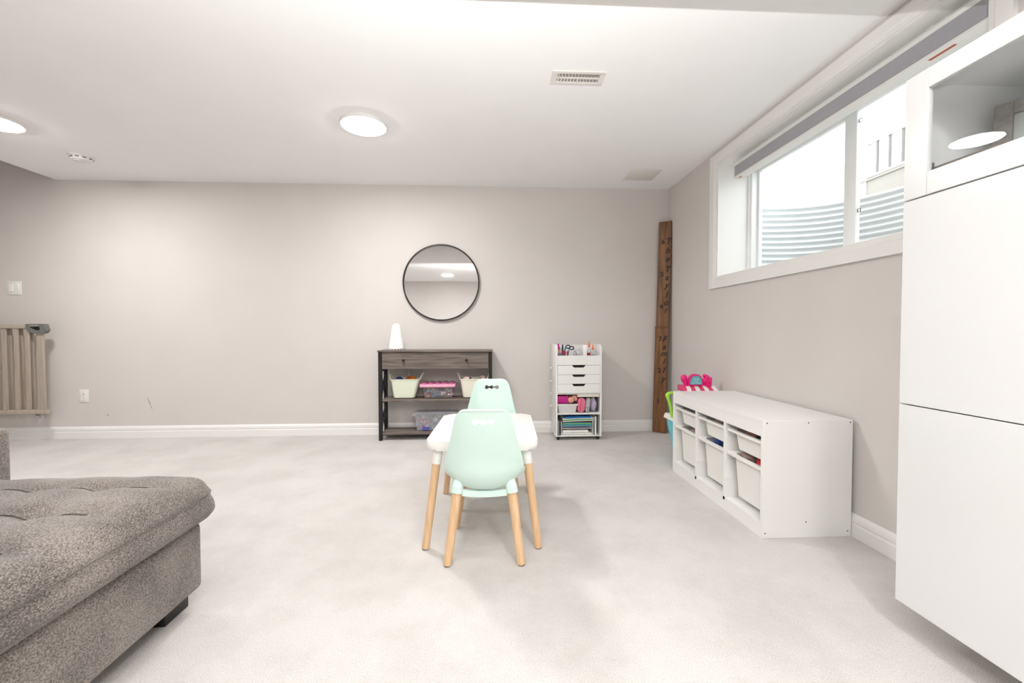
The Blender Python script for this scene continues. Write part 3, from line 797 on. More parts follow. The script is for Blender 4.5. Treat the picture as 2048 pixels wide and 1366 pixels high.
# ------------------------------------------------------------------ craft trolley
cx0, cx1, cy0, cy1 = .586, 1.0, 3.77, 4.075
t = thing('craft_trolley', 'white craft trolley on black casters with three cut-out drawers', 'trolley', ((cx0+cx1)/2, (cy0+cy1)/2, 0))
p = .014
side = [(cy0, .04), (cy1, .04), (cy1, .86), (cy0+.055, .86)]+[(cy0+.055-.055*math.sin(a), .805+.055*math.cos(a)) for a in [PI/2*k/8 for k in range(1, 9)]]
for x0 in (cx0, cx1-p): b = B(); b.prism(side, 'x', x0, x0+p, .001); sp = obj('side_panel', b, lamin, t)
for z in (.634, .512, .393, .275):
    T = Matrix.Translation((cx0-.0002, 3.98, z)) @ Matrix.Rotation(-PI/2, 4, 'Y')
    b = B(); b.lathe([(.004, 0), (.004, .008), (.009, .011), (.0105, .017), (.008, .022), (0, .024)], seg=16, T=T); obj('peg_knob', b, whitep, t)
b = B(); b.box(cx0+p, cx1-p, cy1-.008, cy1, .06, .85); obj('back_panel', b, lamin, t)
b = B(); b.box(cx0-.002, cx1+.002, cy0, cy1, .0335, .0398, .001, 1); obj('base_board', b, lamin, t)
b = B(); b.box(cx0+p, cx1-p, cy0+.002, cy1-.008, .232, .245); obj('shelf', b, lamin, t)
b = B(); b.box(cx0+p, cx1-p, cy0+.014, cy1-.008, .4115, .4225); obj('shelf', b, lamin, t)
b = B(); b.box(cx0+p, cx1-p, cy0+.014, cy1-.008, .680, .692); obj('tray_floor', b, lamin, t)
b = B(); b.box(cx0+p, cx1-p, cy0+.001, cy0+.0135, .678, .762, .001, 1); obj('tray_front', b, lamin, t)
for z1_ in (.6755, .5915, .5075):
    z0_ = z1_-.082; xm = (cx0+cx1)/2; xa, xb = cx0+p+.002, cx1-p-.002
    poly = [(xa, z0_), (xb, z0_), (xb, z1_), (xm+.062, z1_), (xm+.045, z1_-.0205), (xm-.045, z1_-.0205), (xm-.062, z1_), (xa, z1_)]
    b = B(); b.prism(poly, 'y', cy0+.001, cy0+.0135)
    dr = obj('drawer', b, lamin, t, smooth=False)
    b = B(); b.box(xm-.07, xm+.07, cy0+.0138, cy0+.03, z1_-.03, z1_-.001); obj('handle', b, black_gap, dr)  # black block behind the notch: the recess shade put into its colour
for x in (cx0+.022, cx1-.03):
    for y in (cy0+.025, cy1-.03):
        cs = obj('caster', B().cyl((x-.009, y, .0165), (x+.009, y, .0165), .0162, seg=20), blackp, t)
        b = B(); b.prism([(y-.019, .0333), (y+.019, .0333), (y+.015, .014), (y-.015, .014)], 'x', x-.0135, x-.0095); b.prism([(y-.019, .0333), (y+.019, .0333), (y+.015, .014), (y-.015, .014)], 'x', x+.0095, x+.0135)
        obj('fork', b, blackp, cs)

# in the top tray
def pen(name, p0, p1, r, m1, m2, label, cat='pen', group=None):
    p0, p1 = Vector(p0), Vector(p1); d = p1-p0
    t = thing(name, label, cat, tuple(p0), group=group)
    obj('barrel', B().cyl(p0, p0+d*.68, r, seg=12), m1, t)
    obj('cap', B().cyl(p0+d*.681, p1, r*1.08, r*.7, 12), m2, t)
    return t
mag = plain('magenta_plastic', (204, 30, 140)); teal = plain('teal_plastic', (44, 150, 160)); redm = plain('red_plastic', (196, 44, 60)); wood_y = plain('pencil_yellow', (232, 176, 96)); glueo = plain('orange_cap', (232, 112, 72)); navp = plain('navy_plastic', (36, 42, 66)); lilac = plain('lilac_plastic', (178, 160, 206)); browns = plain('brown_plastic', (112, 64, 40))
t = thing('pen_cup', 'frosted blue cup of markers at the left of the trolley tray', 'cup', (.655, 3.85, .692))
obj('cup', B().lathe([(.030, 0), (.040, .085), (.038, .085), (.028, .003), (0, .003)], (.648, 3.85, .6925), 24), glass('frosted_blue', (.75, .8, .92), 1, .2, .3, (.6, .65, .85)), t)
pen('marker', (.640, 3.845, .697), (.617, 3.835, .868), .0085, wood_y, mag, 'marker with magenta cap standing in the frosted pen cup')
pen('marker', (.652, 3.84, .697), (.655, 3.826, .860), .0085, redm, navp, 'marker with dark navy cap standing in the frosted pen cup')
pen('marker', (.640, 3.86, .697), (.632, 3.862, .835), .006, wood_y, wood_y, 'thin yellow pencil standing in the frosted pen cup', 'pencil')
pen('marker', (.658, 3.86, .697), (.690, 3.862, .848), .008, lilac, teal, 'marker with teal cap leaning out of the frosted pen cup')
b = B(); T = Matrix.Translation((.662, 3.806, .787)) @ Matrix.Rotation(PI/2, 4, 'X'); b.lathe([(0, -.009), (.018, -.009), (.0205, 0), (.018, .009), (0, .009)], seg=24, T=T)
one('tape_roll', b, plain('magenta_tape', (150, 20, 84)), 'magenta tape roll propped against the pen cup on the trolley', 'tape roll', origin=(.662, 3.806, .767))
t = thing('scissors', 'dark handled scissors lying among the pens in the trolley tray', 'scissors', (.715, 3.87, .70))
b = B(); T = Matrix.Translation((.725, 3.875, .838))
b.tube([T @ Vector((.020*math.cos(a)-.012, 0, .014*math.sin(a))) for a in [2*PI*k/16 for k in range(16)]], .0055, 8, True); b.tube([T @ Vector((.020*math.cos(a)+.022, .003, .014*math.sin(a)-.012)) for a in [2*PI*k/16 for k in range(16)]], .0055, 8, True)
obj('handle', b, navp, t)
b = B(); b.prism([(.715, .826), (.735, .826), (.70, .70), (.694, .70)], 'y', 3.874, 3.877); obj('blade', b, steel, t)
b = B(); b.box(.692, .705, 3.80, 3.83, .6925, .80, .004); one('brush_handle', b, browns, 'dark brown paintbrush handle leaning in the middle of the trolley tray', 'brush', origin=(.7, 3.815, .6925))
jar = glass('clear_jar_glass', (.94, .95, .96), 1.3, .02, .10)
t = thing('craft_jar', 'clear jar of white beads in the middle of the trolley tray', 'jar', (.79, 3.85, .6925))
obj('jar', B().lathe([(0, 0), (.036, 0), (.040, .01), (.040, .10), (.034, .112), (.034, .13), (.032, .13), (.037, .10), (.037, .006), (0, .006)], (.795, 3.85, .6925), 28), jar, t)
b = bits(.775, .815, 3.83, 3.87, .705, .80, 60, 5, [bitm[0], pinkp, bitm[5]], .006); obj('beads', b, [bitm[0], pinkp, bitm[5]], t)['kind'] = 'stuff'
t = thing('craft_bag', 'crumpled clear bag of craft bits left of the clear jar', 'bag', (.74, 3.83, .6925))
b = B(); b.blob((.742, 3.822, .742), .03, .025, .04, 8, .5); obj('bag', b, milky, t)
b = B(); b.box(.845, .880, 3.83, 3.90, .6925, .852, .003); one('tissue_box', b, plain('white_card', (240, 240, 240), .6), 'tall narrow white carton in the trolley tray beside the glue', 'carton', origin=(.86, 3.86, .6925))
def glue(x, y, h, label):
    t = thing('glue_bottle', label, 'glue bottle', (x, y, .6925), group='white glue bottles with orange caps')
    obj('bottle', B().lathe([(0, 0), (.017, 0), (.0185, .006), (.0185, h*.55), (.010, h*.66), (.009, h*.70), (0, h*.70)], (x, y, .6925), 22), whitep, t)
    obj('cap', B().lathe([(.0105, h*.701), (.0105, h*.80), (.006, h*.86), (.003, h), (0, h)], (x, y, .6925), 18), glueo, t)
    obj('paper_band', B().lathe([(.0188, h*.2), (.0188, h*.45)], (x, y, .6925), 22), redm, t)
glue(.912, 3.89, .20, 'taller white glue bottle with orange cap at right of trolley tray')
glue(.940, 3.862, .168, 'shorter white glue bottle with orange cap at right of trolley tray')
t = thing('craft_jar', 'square clear tub at the right end of the trolley tray', 'jar', (.93, 3.81, .6925))
obj('jar', open_box(.905, .962, 3.79, 3.835, .6925, .80, .003), jar, t); b = B(); b.box(.903, .964, 3.788, 3.837, .8003, .806, .002); obj('lid', b, milky, t)

# open middle shelf
t = thing('shelf_bin', 'white rimmed bin at the left of the open trolley shelf', 'bin', (.69, 3.85, .2455))
b = open_box(.604, .782, 3.778, 3.95, .2455, .322, .012); obj('bin', b, whitep, t)
b = B(); b.box(.602, .786, 3.774, 3.7775, .314, .326, .001).box(.602, .786, 3.9505, 3.954, .314, .326, .001); obj('rim', b, whitep, t)
b = B(); b.box(.604, .702, 3.80, 3.90, .328, .394, .003); one('pencil_box', b, mag, 'magenta box resting on the white bin in the trolley', 'box', origin=(.652, 3.85, .328))
t = thing('soft_doll', 'peach fabric doll resting on the white bin in the trolley', 'doll', (.74, 3.82, .328))
peach = plain('peach_fabric', (238, 176, 156), .9)
b = B(); b.blob((.728, 3.815, .358), .030, .026, .029, 2, .12); obj('head', b, peach, t)
b = B(); b.blob((.762, 3.84, .382), .026, .02, .016, 3, .3); b.blob((.775, 3.83, .366), .018, .016, .022, 4, .3); obj('arms', b, peach, t)
b = B(); b.cyl((.722, 3.7905, .362), (.722, 3.789, .362), .003, seg=8).cyl((.735, 3.7905, .362), (.735, 3.789, .362), .003, seg=8); obj('eyes', b, darkb, t)
t = thing('zip_pouch', 'pink zipped pouch standing on end in the trolley shelf', 'pouch', (.818, 3.85, .2455))
T = Matrix.Translation((.822, 3.86, .312)) @ Matrix.Rotation(.12, 4, 'Y')
b = B(); b.prism([(u, v) for u, v in rrect(-.032, .032, -.0645, .0645, .028, 6)], 'y', -.075, .08, .012)
for v in b.bm.verts: v.co = T @ v.co
obj('case', b, plain('rose_fabric', (222, 124, 152), .8), t)
b = B(); b.tube([T @ Vector((-.012+.004*math.sin(k), -.0762, -.055+.11*k/10)) for k in range(11)], .0035, 8); obj('zip', b, plain('hot_pink', (226, 58, 112)), t)
T = Matrix.Translation((.880, 3.86, .313)) @ Matrix.Rotation(.12, 4, 'Y')
b = B(); b.prism(rrect(-.018, .018, -.0635, .0635, .014, 5), 'y', -.07, .08, .006)
for v in b.bm.verts: v.co = T @ v.co
floral = mat('floral_fabric', (206, 200, 204), .8, rgb2=(120, 120, 118), vscale=60)
one('pattern_pouch', b, floral, 'grey patterned pouch beside the pink zipped pouch', 'pouch', origin=(.872, 3.86, .2455))
b = B(); b.blob((.937, 3.85, .314), .034, .06, .066, 6, .16); one('fabric_roll', b, plain('lavender_cloth', (190, 182, 204), .9, rgb2=(160, 150, 176)), 'lavender rolled cloth at the right end of the trolley shelf', 'cloth', origin=(.937, 3.85, .2455))
b = B(); b.box(.785, .982, 3.785, 3.96, .388, .411, .002); one('flat_box', b, plain('cream_card', (236, 230, 214), .6), 'flat cream box lying on top of the pouches in the trolley', 'box', origin=(.88, 3.87, .388))

# bottom shelf
t = thing('letter_tray', 'white two-tier letter tray of papers at the bottom of the trolley', 'tray', (.78, 3.9, .04))
b = B()
b.box(.636, .928, 3.79, 4.04, .0400, .044).box(.636, .928, 3.79, 4.04, .102, .106)
b.box(.636, .640, 3.79, 4.04, .044, .165).box(.924, .928, 3.79, 4.04, .044, .165)
obj('tray', b, whitep, t)
def sheet(x0, x1, y0, y1, z, th_, tilt, m, label, sag=.0, rot=0.0, cat='book'):
    b = B()
    T = Matrix.Translation(((x0+x1)/2, (y0+y1)/2, z)) @ Matrix.Rotation(rot, 4, 'Z') @ Matrix.Rotation(tilt, 4, 'Y')
    hx, hy = (x1-x0)/2, (y1-y0)/2
    R = []
    for k in range(9):
        x = -hx+2*hx*k/8; dz = sag*(1-(x/hx)**2)
        R.append([b.bm.verts.new(T @ Vector(q)) for q in ((x, -hy, dz), (x, hy, dz), (x, hy, dz+th_), (x, -hy, dz+th_))])
    for A, C in zip(R, R[1:]):
        for k in range(4): b.bm.faces.new((A[k], A[(k+1) % 4], C[(k+1) % 4], C[k]))
    b.bm.faces.new(R[0][::-1]); b.bm.faces.new(R[-1])
    return one('magazine' if cat == 'magazine' else 'workbook', b, m, label, cat, 'books and papers in the letter tray', origin=((x0+x1)/2, (y0+y1)/2, z))
paper = plain('white_paper', (240, 239, 236), .8); blue = plain('blue_cover', (32, 112, 176)); green = plain('green_cover', (112, 182, 112)); tealc = plain('turquoise_cover', (40, 150, 178)); redc = plain('dark_red_cover', (130, 52, 52)); greyc = plain('grey_cover', (150, 156, 156)); navc = plain('navy_cover', (44, 58, 92)); lime = plain('lime_cover', (166, 214, 120))
sheet(.646, .918, 3.80, 4.02, .048, .010, 0, paper, 'white paper stack lying lowest in the letter tray', cat='papers')
sheet(.650, .885, 3.80, 4.02, .062, .022, 0, paper, 'thick white notebook in the lower tier of the letter tray')
zz = .1068
for x0_, x1_, m_, th_, sg, lb in ((.645, .918, navc, .007, .0, 'navy workbook lowest in the upper tier of the letter tray'),
        (.645, .920, greyc, .008, .002, 'grey workbook above the navy one in the letter tray'),
        (.645, .915, tealc, .010, .002, 'turquoise workbook in the middle of the letter tray pile'),
        (.648, .918, lime, .008, .003, 'lime green workbook above the turquoise one in the letter tray'),
        (.655, .905, tealc, .006, .004, 'thin teal workbook curling up in the letter tray pile'),
        (.650, .900, redc, .006, .006, 'dark red magazine in the upper letter tray pile')):
    sheet(x0_, x1_, 3.80-random.random()*.01, 4.02, zz, th_, 0, m_, lb, sg); zz += th_+.0016
zz += .006
for x0_, x1_, m_, th_, tl, lb in ((.648, .934, paper, .007, -.03, 'white papers sticking out above the tray'), (.655, .930, green, .006, -.03, 'green workbook near the top of the trolley paper pile'),
        (.650, .935, paper, .008, -.025, 'loose white sheets near the top of the trolley paper pile'), (.672, .905, blue, .012, -.01, 'blue workbook topmost on the trolley paper pile')):
    sheet(x0_, x1_, 3.785-random.random()*.01, 4.0, zz, th_, tl, m_, lb, .002, rot=.02); zz += th_+.003
b = B(); b.box(.946, .960, 3.80, 3.99, .0401, .205, .001, 1); one('binder', b, paper, 'white binder standing upright at the right of the letter tray', 'binder', origin=(.953, 3.9, .0401))
b = B(); b.box(.606, .622, 3.80, 3.99, .0401, .17, .001, 1); one('binder', b, greyc, 'grey folder standing upright at the left of the letter tray', 'binder', origin=(.614, 3.9, .0401))

# ------------------------------------------------------------------ growth ruler in the corner
t = thing('growth_ruler', 'tall dark-stained wooden growth ruler leaning in the far right corner', 'growth ruler', (1.618, 4.0, 0))
base = Vector((1.6195, 4.002, .004)); topc = Vector((1.679, 4.036, 2.035))
ez = (topc-base).normalized(); ex = Vector((.80, -.60, 0)); ex = (ex-ez*ex.dot(ez)).normalized(); ey = ez.cross(ex)
RT = Matrix((ex, ey, ez)).transposed().to_4x4(); RT.translation = base
LR = (topc-base).length; hz = 1.008; hw = .062
b = B(); b.box(-hw, hw, 0, .019, 0, hz, .002, 1, T=RT); lo = obj('lower_board', b, ruler_wood, t)
b = B(); b.box(-hw+.006, hw, .004, .023, hz+.012, LR, .002, 1, T=RT); hi = obj('upper_board', b, ruler_wood, t)
b = B(); b.box(-hw-.002, hw+.002, -.004, .022, hz+.0005, hz+.0115, .003, 2, T=RT); obj('joint_strip', b, ruler_wood, t)
face = RT @ Matrix.Rotation(PI/2, 4, 'X')
ft = .305
b1, b2 = B(), B()
k = 0; z = .06
scale_ft = 1.60/5.0   # the foot marks as they stand on the board
z1ft = .283
for k in range(0, 76):
    z = z1ft-.30+.3175/12*k*1.0
    if z < .02 or z > LR-.05 or abs(z-hz) < .02: continue
    q = k % 12; ln = .032 if q == 11 or q == -1 else (.022 if q in (5,) else .013)
    bb = b1 if z < hz else b2; x0_ = -hw+.001 if z < hz else -hw+.007; yy = -.0004 if z < hz else .0036
    bb.box(x0_, x0_+ln, yy, yy+.001, z-.0012, z+.0012, T=RT)
obj('tick_mark', b1, inkm, lo)['kind'] = 'stuff'; obj('tick_mark', b2, inkm, hi)['kind'] = 'stuff'
def on_ruler(name, s, size, x, z, shear=0.0):
    pr = lo if z < hz else hi; yy = -.0002 if z < hz else .0038
    T = RT @ Matrix.Translation((x, yy, z)) @ Matrix.Rotation(PI/2, 4, 'X')
    text_mesh(name, s, size, T, inkm, pr, .0006, shear, bold=.0016)
def zrow(y): return (866-y)/ (866-443.0) * LR     # photo row to height on the board
for s, y in (('6', 484), ('5', 549), ('4', 614), ('3', 678), ('2', 742), ('1', 804)): on_ruler('numeral', s, .062, -.012, zrow(y))
for s, y in (('T', 484), ('h', 502), ('e', 519), ('T', 540), ('a', 556), ('y', 571), ('l', 590), ('o', 606), ('r', 621)): on_ruler('letter', s, .082 if s in 'Tl' else .078, .031, zrow(y), .28)
for s, y in (('F', 679), ('a', 694), ('m', 708), ('i', 723), ('l', 741), ('y', 758)): on_ruler('letter', s, .078, .026, zrow(y), .28)

# ------------------------------------------------------------------ toy storage unit on the right wall
TX, TY, TD, TL, TH = 1.2819, 1.9277, .44, .99, .56
t = thing('toy_storage_unit', 'low white toy storage unit with pull-out bins under the window', 'storage unit', (TX+TD/2, TY+TL/2, 0))
p = .018
x0, x1 = TX, TX+TD
for y in (TY, TY+TL-p): b = B(); b.box(x0, x1, y, y+p, 0, TH, .001, 1); sp = obj('end_panel', b, lamin, t)
colw = (TL-2*p-2*p)/3
ys = [TY+p+k*(colw+p) for k in range(3)]
for k in (1, 2): b = B(); b.box(x0+.001, x1-.01, ys[k]-p, ys[k], .055, TH-p-.0005); obj('divider', b, lamin, t)
b = B(); b.box(x0+.001, x1, TY+p, TY+TL-p, TH-p, TH-.0005); obj('top_panel', b, lamin, t)
b = B(); b.box(x0+.001, x1-.01, TY+p, TY+TL-p, .055, .0725); obj('bottom_panel', b, lamin, t)
b = B(); b.box(x0+.001, x0+.019, TY+p, TY+TL-p, 0, .0545); obj('plinth', b, lamin, t)
b = B(); b.box(x1-.009, x1-.004, TY+p, TY+TL-p, .0, TH-p-.001); obj('back_panel', b, lamin, t)
for k in range(3):
    b = B(); b.box(x0+.0015, x0+.019, ys[k]+.0005, ys[k]+colw-.0005, TH-p-.060, TH-p-.0005); obj('apron', b, lamin, t)
    for yw, s in ((ys[k], 1), (ys[k]+colw, -1)):
        for z in (.268, .168, .395, .455):
            b = B(); b.box(x0+.004, x1-.012, min(yw, yw+s*.005), max(yw, yw+s*.005), z, z+.012); obj('bin_rail', b, lamin, t)
for yy, z in ((TX+.018, TH-.012), (TX+TD/2, TH-.012), (TX+TD-.014, TH-.012), (TX+.014, .024), (TX+.215, .075), (TX+TD-.018, .026)):
    b = B(); b.cyl((yy, TY+.0005, z), (yy, TY-.0006, z), .0032, seg=10); obj('screw', b, screwm, t)
binm = mat('white_bin_plastic', (229, 228, 224), .42, var=.01)
def toy_bin(k, ztop, depth, label):
    ya, yb = ys[k]+.0058, ys[k]+colw-.0058
    t = thing('pull_out_bin', label, 'bin', (TX+.2, (ya+yb)/2, ztop-depth), group='white pull-out bins in the storage unit')
    b = B(); xa, xb = TX+.022, TX+.40
    def ring(f, o): # f: 0 bottom, 1 top
        tp = .022*(1-f); return [b.bm.verts.new((px, py, ztop-depth+depth*f)) for px, py in rrect(xa+.006+tp*.6+o, xb-tp-o, ya+.026+tp*.5+o, yb-.026-tp*.5-o, .03, 5)]
    R = [ring(0, .012), ring(.03, 0), ring(.5, 0), ring(1, 0), ring(1, .003), ring(.5, .003), ring(.04, .003)]
    m_ = len(R[0])
    for A, C in zip(R, R[1:]):
        for q in range(m_): b.bm.faces.new((A[q], A[(q+1) % m_], C[(q+1) % m_], C[q]))
    b.bm.faces.new(R[0][::-1]); b.bm.faces.new(R[-1])
    obj('bucket', b, binm, t)
    # wide rim that slides on the rails; the front lip dips and bows forward
    b = B(); rims = []
    outer = []; inner = []
    n_ = 48
    O = rrect(xa-.016, xb+.012, ya, yb, .010, 5); I = rrect(xa+.010, xb-.004, ya+.030, yb-.030, .03, 5)
    vo_t, vi_t, vo_b, vi_b = [], [], [], []
    for (ox, oy), (ix, iy) in zip(O, I):
        def dip(x, y):
            f = max(0, 1-(x-(xa-.016))/.05); s_ = max(0, 1-((y-(ya+yb)/2)/((yb-ya)/2))**2); return -.012*f*s_
        vo_t.append(b.bm.verts.new((ox, oy, ztop+.008+dip(ox, oy)))); vi_t.append(b.bm.verts.new((ix, iy, ztop+.008+dip(ix, iy))))
        vo_b.append(b.bm.verts.new((ox, oy, ztop-.004+dip(ox, oy)))); vi_b.append(b.bm.verts.new((ix, iy, ztop-.002+dip(ix, iy))))
    m_ = len(O)
    for q in range(m_):
        r_ = (q+1) % m_
        for A, C in ((vo_t, vi_t), (vi_t, vi_b), (vi_b, vo_b), (vo_b, vo_t)): b.bm.faces.new((A[q], A[r_], C[r_], C[q]))
    obj('rim', b, binm, t)
    return t
ZU, ZL = .452, .324
cols_lab = ['far', 'middle', 'near']
for k, nm in ((0, 'nearest'), (1, 'middle'), (2, 'farthest')):
    toy_bin(k, ZU-.004, .098, f'shallow upper bin in the {nm} column of the white storage unit')
    toy_bin(k, ZL-.004, .225, f'deep lower bin in the {nm} column of the white storage unit')
def lump(name, k, zt, fx, fy, m, label, s=.05, seed=1, cat='toy', h=.035):
    ya = ys[k]; c_ = (TX+.052+fx, ya+colw*fy, zt)
    b = B(); b.blob(c_, s, s*1.0, h, seed, .28); one(name, b, m, label, cat, origin=(c_[0], c_[1], c_[2]-h))
redcl = plain('red_cloth', (196, 26, 34), .7); taupe = plain('taupe_cloth', (156, 134, 124), .9); bluep = plain('royal_blue_plastic', (62, 96, 190))
peachp = plain('salmon_plastic', (206, 150, 130)); chac = plain('charcoal_plush', (44, 42, 46), .9); blush = plain('blush_plush', (216, 188, 184), .9)
lump('plush_toy', 1, .425, .055, .66, blush, 'blush pink soft toy peeking from the middle upper bin', .05, 3)
lump('plush_toy', 1, .425, .06, .34, chac, 'charcoal soft toy peeking from the middle upper bin', .048, 4)
lump('plush_toy', 0, .425, .055, .70, peachp, 'salmon coloured toy peeking from the nearest upper bin', .048, 5)
lump('plush_toy', 0, .425, .055, .36, chac, 'charcoal soft toy peeking from the nearest upper bin', .055, 6)
lump('toy_car', 1, .312, .06, .70, bluep, 'royal blue plastic toy in the middle lower bin', .042, 7)
lump('rubber_toy', 1, .312, .055, .36, chac, 'black rubber toy in the middle lower bin', .05, 8)
lump('folded_cloth', 0, .312, .06, .74, taupe, 'taupe cloth heaped in the nearest lower bin', .055, 9, 'cloth')
lump('folded_cloth', 0, .312, .055, .33, redcl, 'bright red cloth heaped in the nearest lower bin', .058, 10, 'cloth')
lump('folded_cloth', 2, .300, .07, .5, taupe, 'taupe cloth heaped in the farthest lower bin', .08, 11, 'cloth')

# ------------------------------------------------------------------ toy ice cream cart in the corner
t = thing('toy_ice_cream_cart', 'pink and teal toy ice cream cart behind the white storage unit', 'toy cart', (1.52, 3.14, 0))
hotpink = mat('hot_pink_plastic', (232, 30, 128), .38, var=.03); rose = mat('rose_plastic', (214, 70, 118), .4, var=.02); aqua = mat('aqua_plastic', (108, 200, 214), .4, var=.02); limeg = mat('lime_plastic', (160, 216, 74), .38, var=.03); cloudy = mat('counter_white', (236, 234, 230), .4)
YC = 3.10
bod = [(1.352, .325), (1.352, .30), (1.402, .06), (1.66, .06), (1.70, .30), (1.70, .325)]
b = B(); b.prism(bod, 'y', YC-.09, YC+.10, .012); body = obj('cart_body', b, aqua, t)
b = B(); b.cyl((1.374, YC-.0905, .283), (1.374, YC-.0925, .283), .011, seg=16); obj('printed_eye', b, plain('dark_eye', (34, 44, 54)), body)
sc_ = [(1.336, .318), (1.342, .335), (1.349, .352), (1.71, .352), (1.715, .318), (1.69, .310), (1.66, .322), (1.62, .310), (1.58, .322), (1.54, .31), (1.5, .322), (1.46, .31), (1.42, .322), (1.38, .31), (1.355, .316)]
b = B(); b.prism(sc_, 'y', YC-.105, YC+.115, .006); obj('counter', b, cloudy, t)
pts = [(1.345, YC-.03, .345), (1.336, YC-.03, .40), (1.322, YC-.03, .46), (1.308, YC-.03, .495), (1.306, YC-.028, .508), (1.318, YC-.02, .517), (1.345, YC-.01, .520), (1.40, YC, .520)]
hd = obj('handle', B().tube(catmull(pts, 4), .0135, 12), limeg, t)
b = B(); b.tube([(1.40, YC, .520), (1.40, YC+.03, .44), (1.40, YC+.03, .35)], .0125, 12); obj('handle_post', b, limeg, t)
for x in (1.44, 1.66): b = B(); b.cyl((x, YC+.05, .35), (x, YC+.05, .535), .010, seg=12); obj('canopy_post', b, cloudy, t)
# striped canopy, each stripe its own panel
aw = [(1.404+.036*k, 1.404+.036*(k+1)) for k in range(8)]
for k, (xa, xb) in enumerate(aw):
    b = B(); ta = (xa-1.548)*.86+1.548; tb = (xb-1.548)*.86+1.548
    P0 = [(ta, YC-.005, .574), (tb, YC-.005, .574), (xb, YC-.085, .515), (xa, YC-.085, .515)]
    V = [b.bm.verts.new(q) for q in P0]+[b.bm.verts.new((q[0], q[1], q[2]-.008)) for q in P0]
    for q in ((0, 1, 2, 3), (7, 6, 5, 4), (0, 4, 5, 1), (1, 5, 6, 2), (2, 6, 7, 3), (3, 7, 4, 0)): b.bm.faces.new([V[i] for i in q])
    obj('canopy_stripe', b, rose if k % 2 == 0 else cloudy, t, smooth=False)
b = B(); b.box(1.428, 1.670, YC-.004, YC+.08, .532, .574, .004); obj('canopy_back', b, rose, t)
# arched sign, cone on its left, swirl on its right
def arch(cx, z0, rx, rz, n_=20): return [(cx+rx*math.cos(PI*k/n_), z0+rz*math.sin(PI*k/n_)) for k in range(n_+1)]
b = B(); b.prism([(1.469, .575)]+arch(1.525, .600, .0555, .062)[::-1]+[(1.5815, .575)], 'y', YC-.022, YC+.012, .004); sg = obj('arched_sign', b, hotpink, t)
b = B(); b.prism([(1.480, .585)]+arch(1.525, .603, .044, .047)[::-1]+[(1.570, .585)], 'y', YC-.026, YC-.0225); pl = obj('sign_face', b, mat('sign_teal', (86, 176, 190), .5), sg)
yel = mat('sign_lettering', (236, 240, 226), .5)
Tt = Matrix.Rotation(PI/2, 4, 'X')
for s, z, sz in (('Scoop', .628, .017), ('& Learn', .612, .015), ('Ice Cream', .597, .0165)):
    text_mesh('lettering', s, sz, Matrix.Translation((1.525, YC-.0265, z)) @ Tt, yel, sg, .0005)
b = B(); b.blob((1.443, YC, .632), .024, .02, .026, 1, .12); b.cyl((1.443, YC, .618), (1.462, YC, .572), .02, .009, 16); obj('cone_ornament', b, hotpink, t)
b = B()
for k, (dx, dz, r) in enumerate(((.0, .0, .028), (.026, -.004, .024), (.010, .026, .022), (.034, .014, .018), (-.006, .040, .014))): b.blob((1.612+dx, YC+.01, .606+dz), r, .02, r, k, .15, 2)
b.cyl((1.625, YC+.01, .590), (1.625, YC+.01, .533), .034, .030, 20)
obj('swirl_ornament', b, hotpink, t)
for x in (1.50, 1.63):
    for y in (YC-.07, YC+.08): b = B(); b.cyl((x, y-.012, .033), (x, y+.012, .033), .033, seg=24); obj('wheel', b, hotpink, t)

# ------------------------------------------------------------------ switch, outlet, gate on the back wall
t = thing('light_switch', 'white double light switch plate on wall above the baby gate', 'light switch', (-4.308, D, 1.38))
b = B(); b.box(-4.368, -4.246, D-.006, D-.0002, 1.319, 1.441, .003); obj('plate', b, whitep, t)
for x in (-4.331, -4.283):
    T = Matrix.Translation((x, D-.0075, 1.38)) @ Matrix.Rotation(.09 if x > -4.3 else -.05, 4, 'X')
    b = B(); b.box(-.0165, .0165, -.003, .004, -.033, .033, .001, 1, T=T); obj('rocker', b, offwhite, t)
t = thing('power_outlet', 'white power outlet plate low on the back wall right of gate', 'outlet', (-3.731, D, .393))
b = B(); b.box(-3.772, -3.690, D-.006, D-.0002, .334, .452, .003); obj('plate', b, whitep, t)
for z in (.415, .371):
    b = B(); b.box(-3.748, -3.714, D-.0085, D-.0062, z-.017, z+.017, .004); so = obj('socket', b, offwhite, t)
    b = B(); b.box(-3.739, -3.737, D-.0092, D-.0087, z-.003, z+.007).box(-3.725, -3.723, D-.0092, D-.0087, z-.003, z+.007).cyl((-3.731, D-.0087, z-.009), (-3.731, D-.0092, z-.009), .002, seg=8); obj('socket_slot', b, screwm, so)

t = thing('baby_gate', 'taupe wooden slatted baby gate folded against the wall at left', 'baby gate', (-4.35, D-.1, .25))
YG = D-.125
def gx(px): return -4.326+.00408*px
b = B(); b.box(-4.95, gx(62), YG-.012, YG+.012, 1.012, 1.046, .003); obj('top_rail', b, gatewood, t)
b = B(); b.box(-4.95, gx(100), YG-.012, YG+.014, .252, .290, .003); obj('bottom_rail', b, gatewood, t)
b = B(); b.box(gx(79), gx(93), YG-.009, YG+.009, .2905, .966, .0015, 1); obj('stile', b, gatewood, t)
for px in (-140, -116, -92, -67, -42, -18, 7, 32, 54.5):
    b = B(); b.box(gx(px), gx(px+9), YG-.007, YG+.007, .2905, 1.0115, .0015, 1); obj('slat', b, gatewood, t)
b = B(); b.box(-4.95, gx(76), YG+.030, YG+.052, 1.010, 1.040, .003); obj('rear_rail', b, gatewood, t)
b = B(); b.box(-4.95, gx(76), YG+.030, YG+.052, .262, .292, .003); obj('rear_rail', b, gatewood, t)
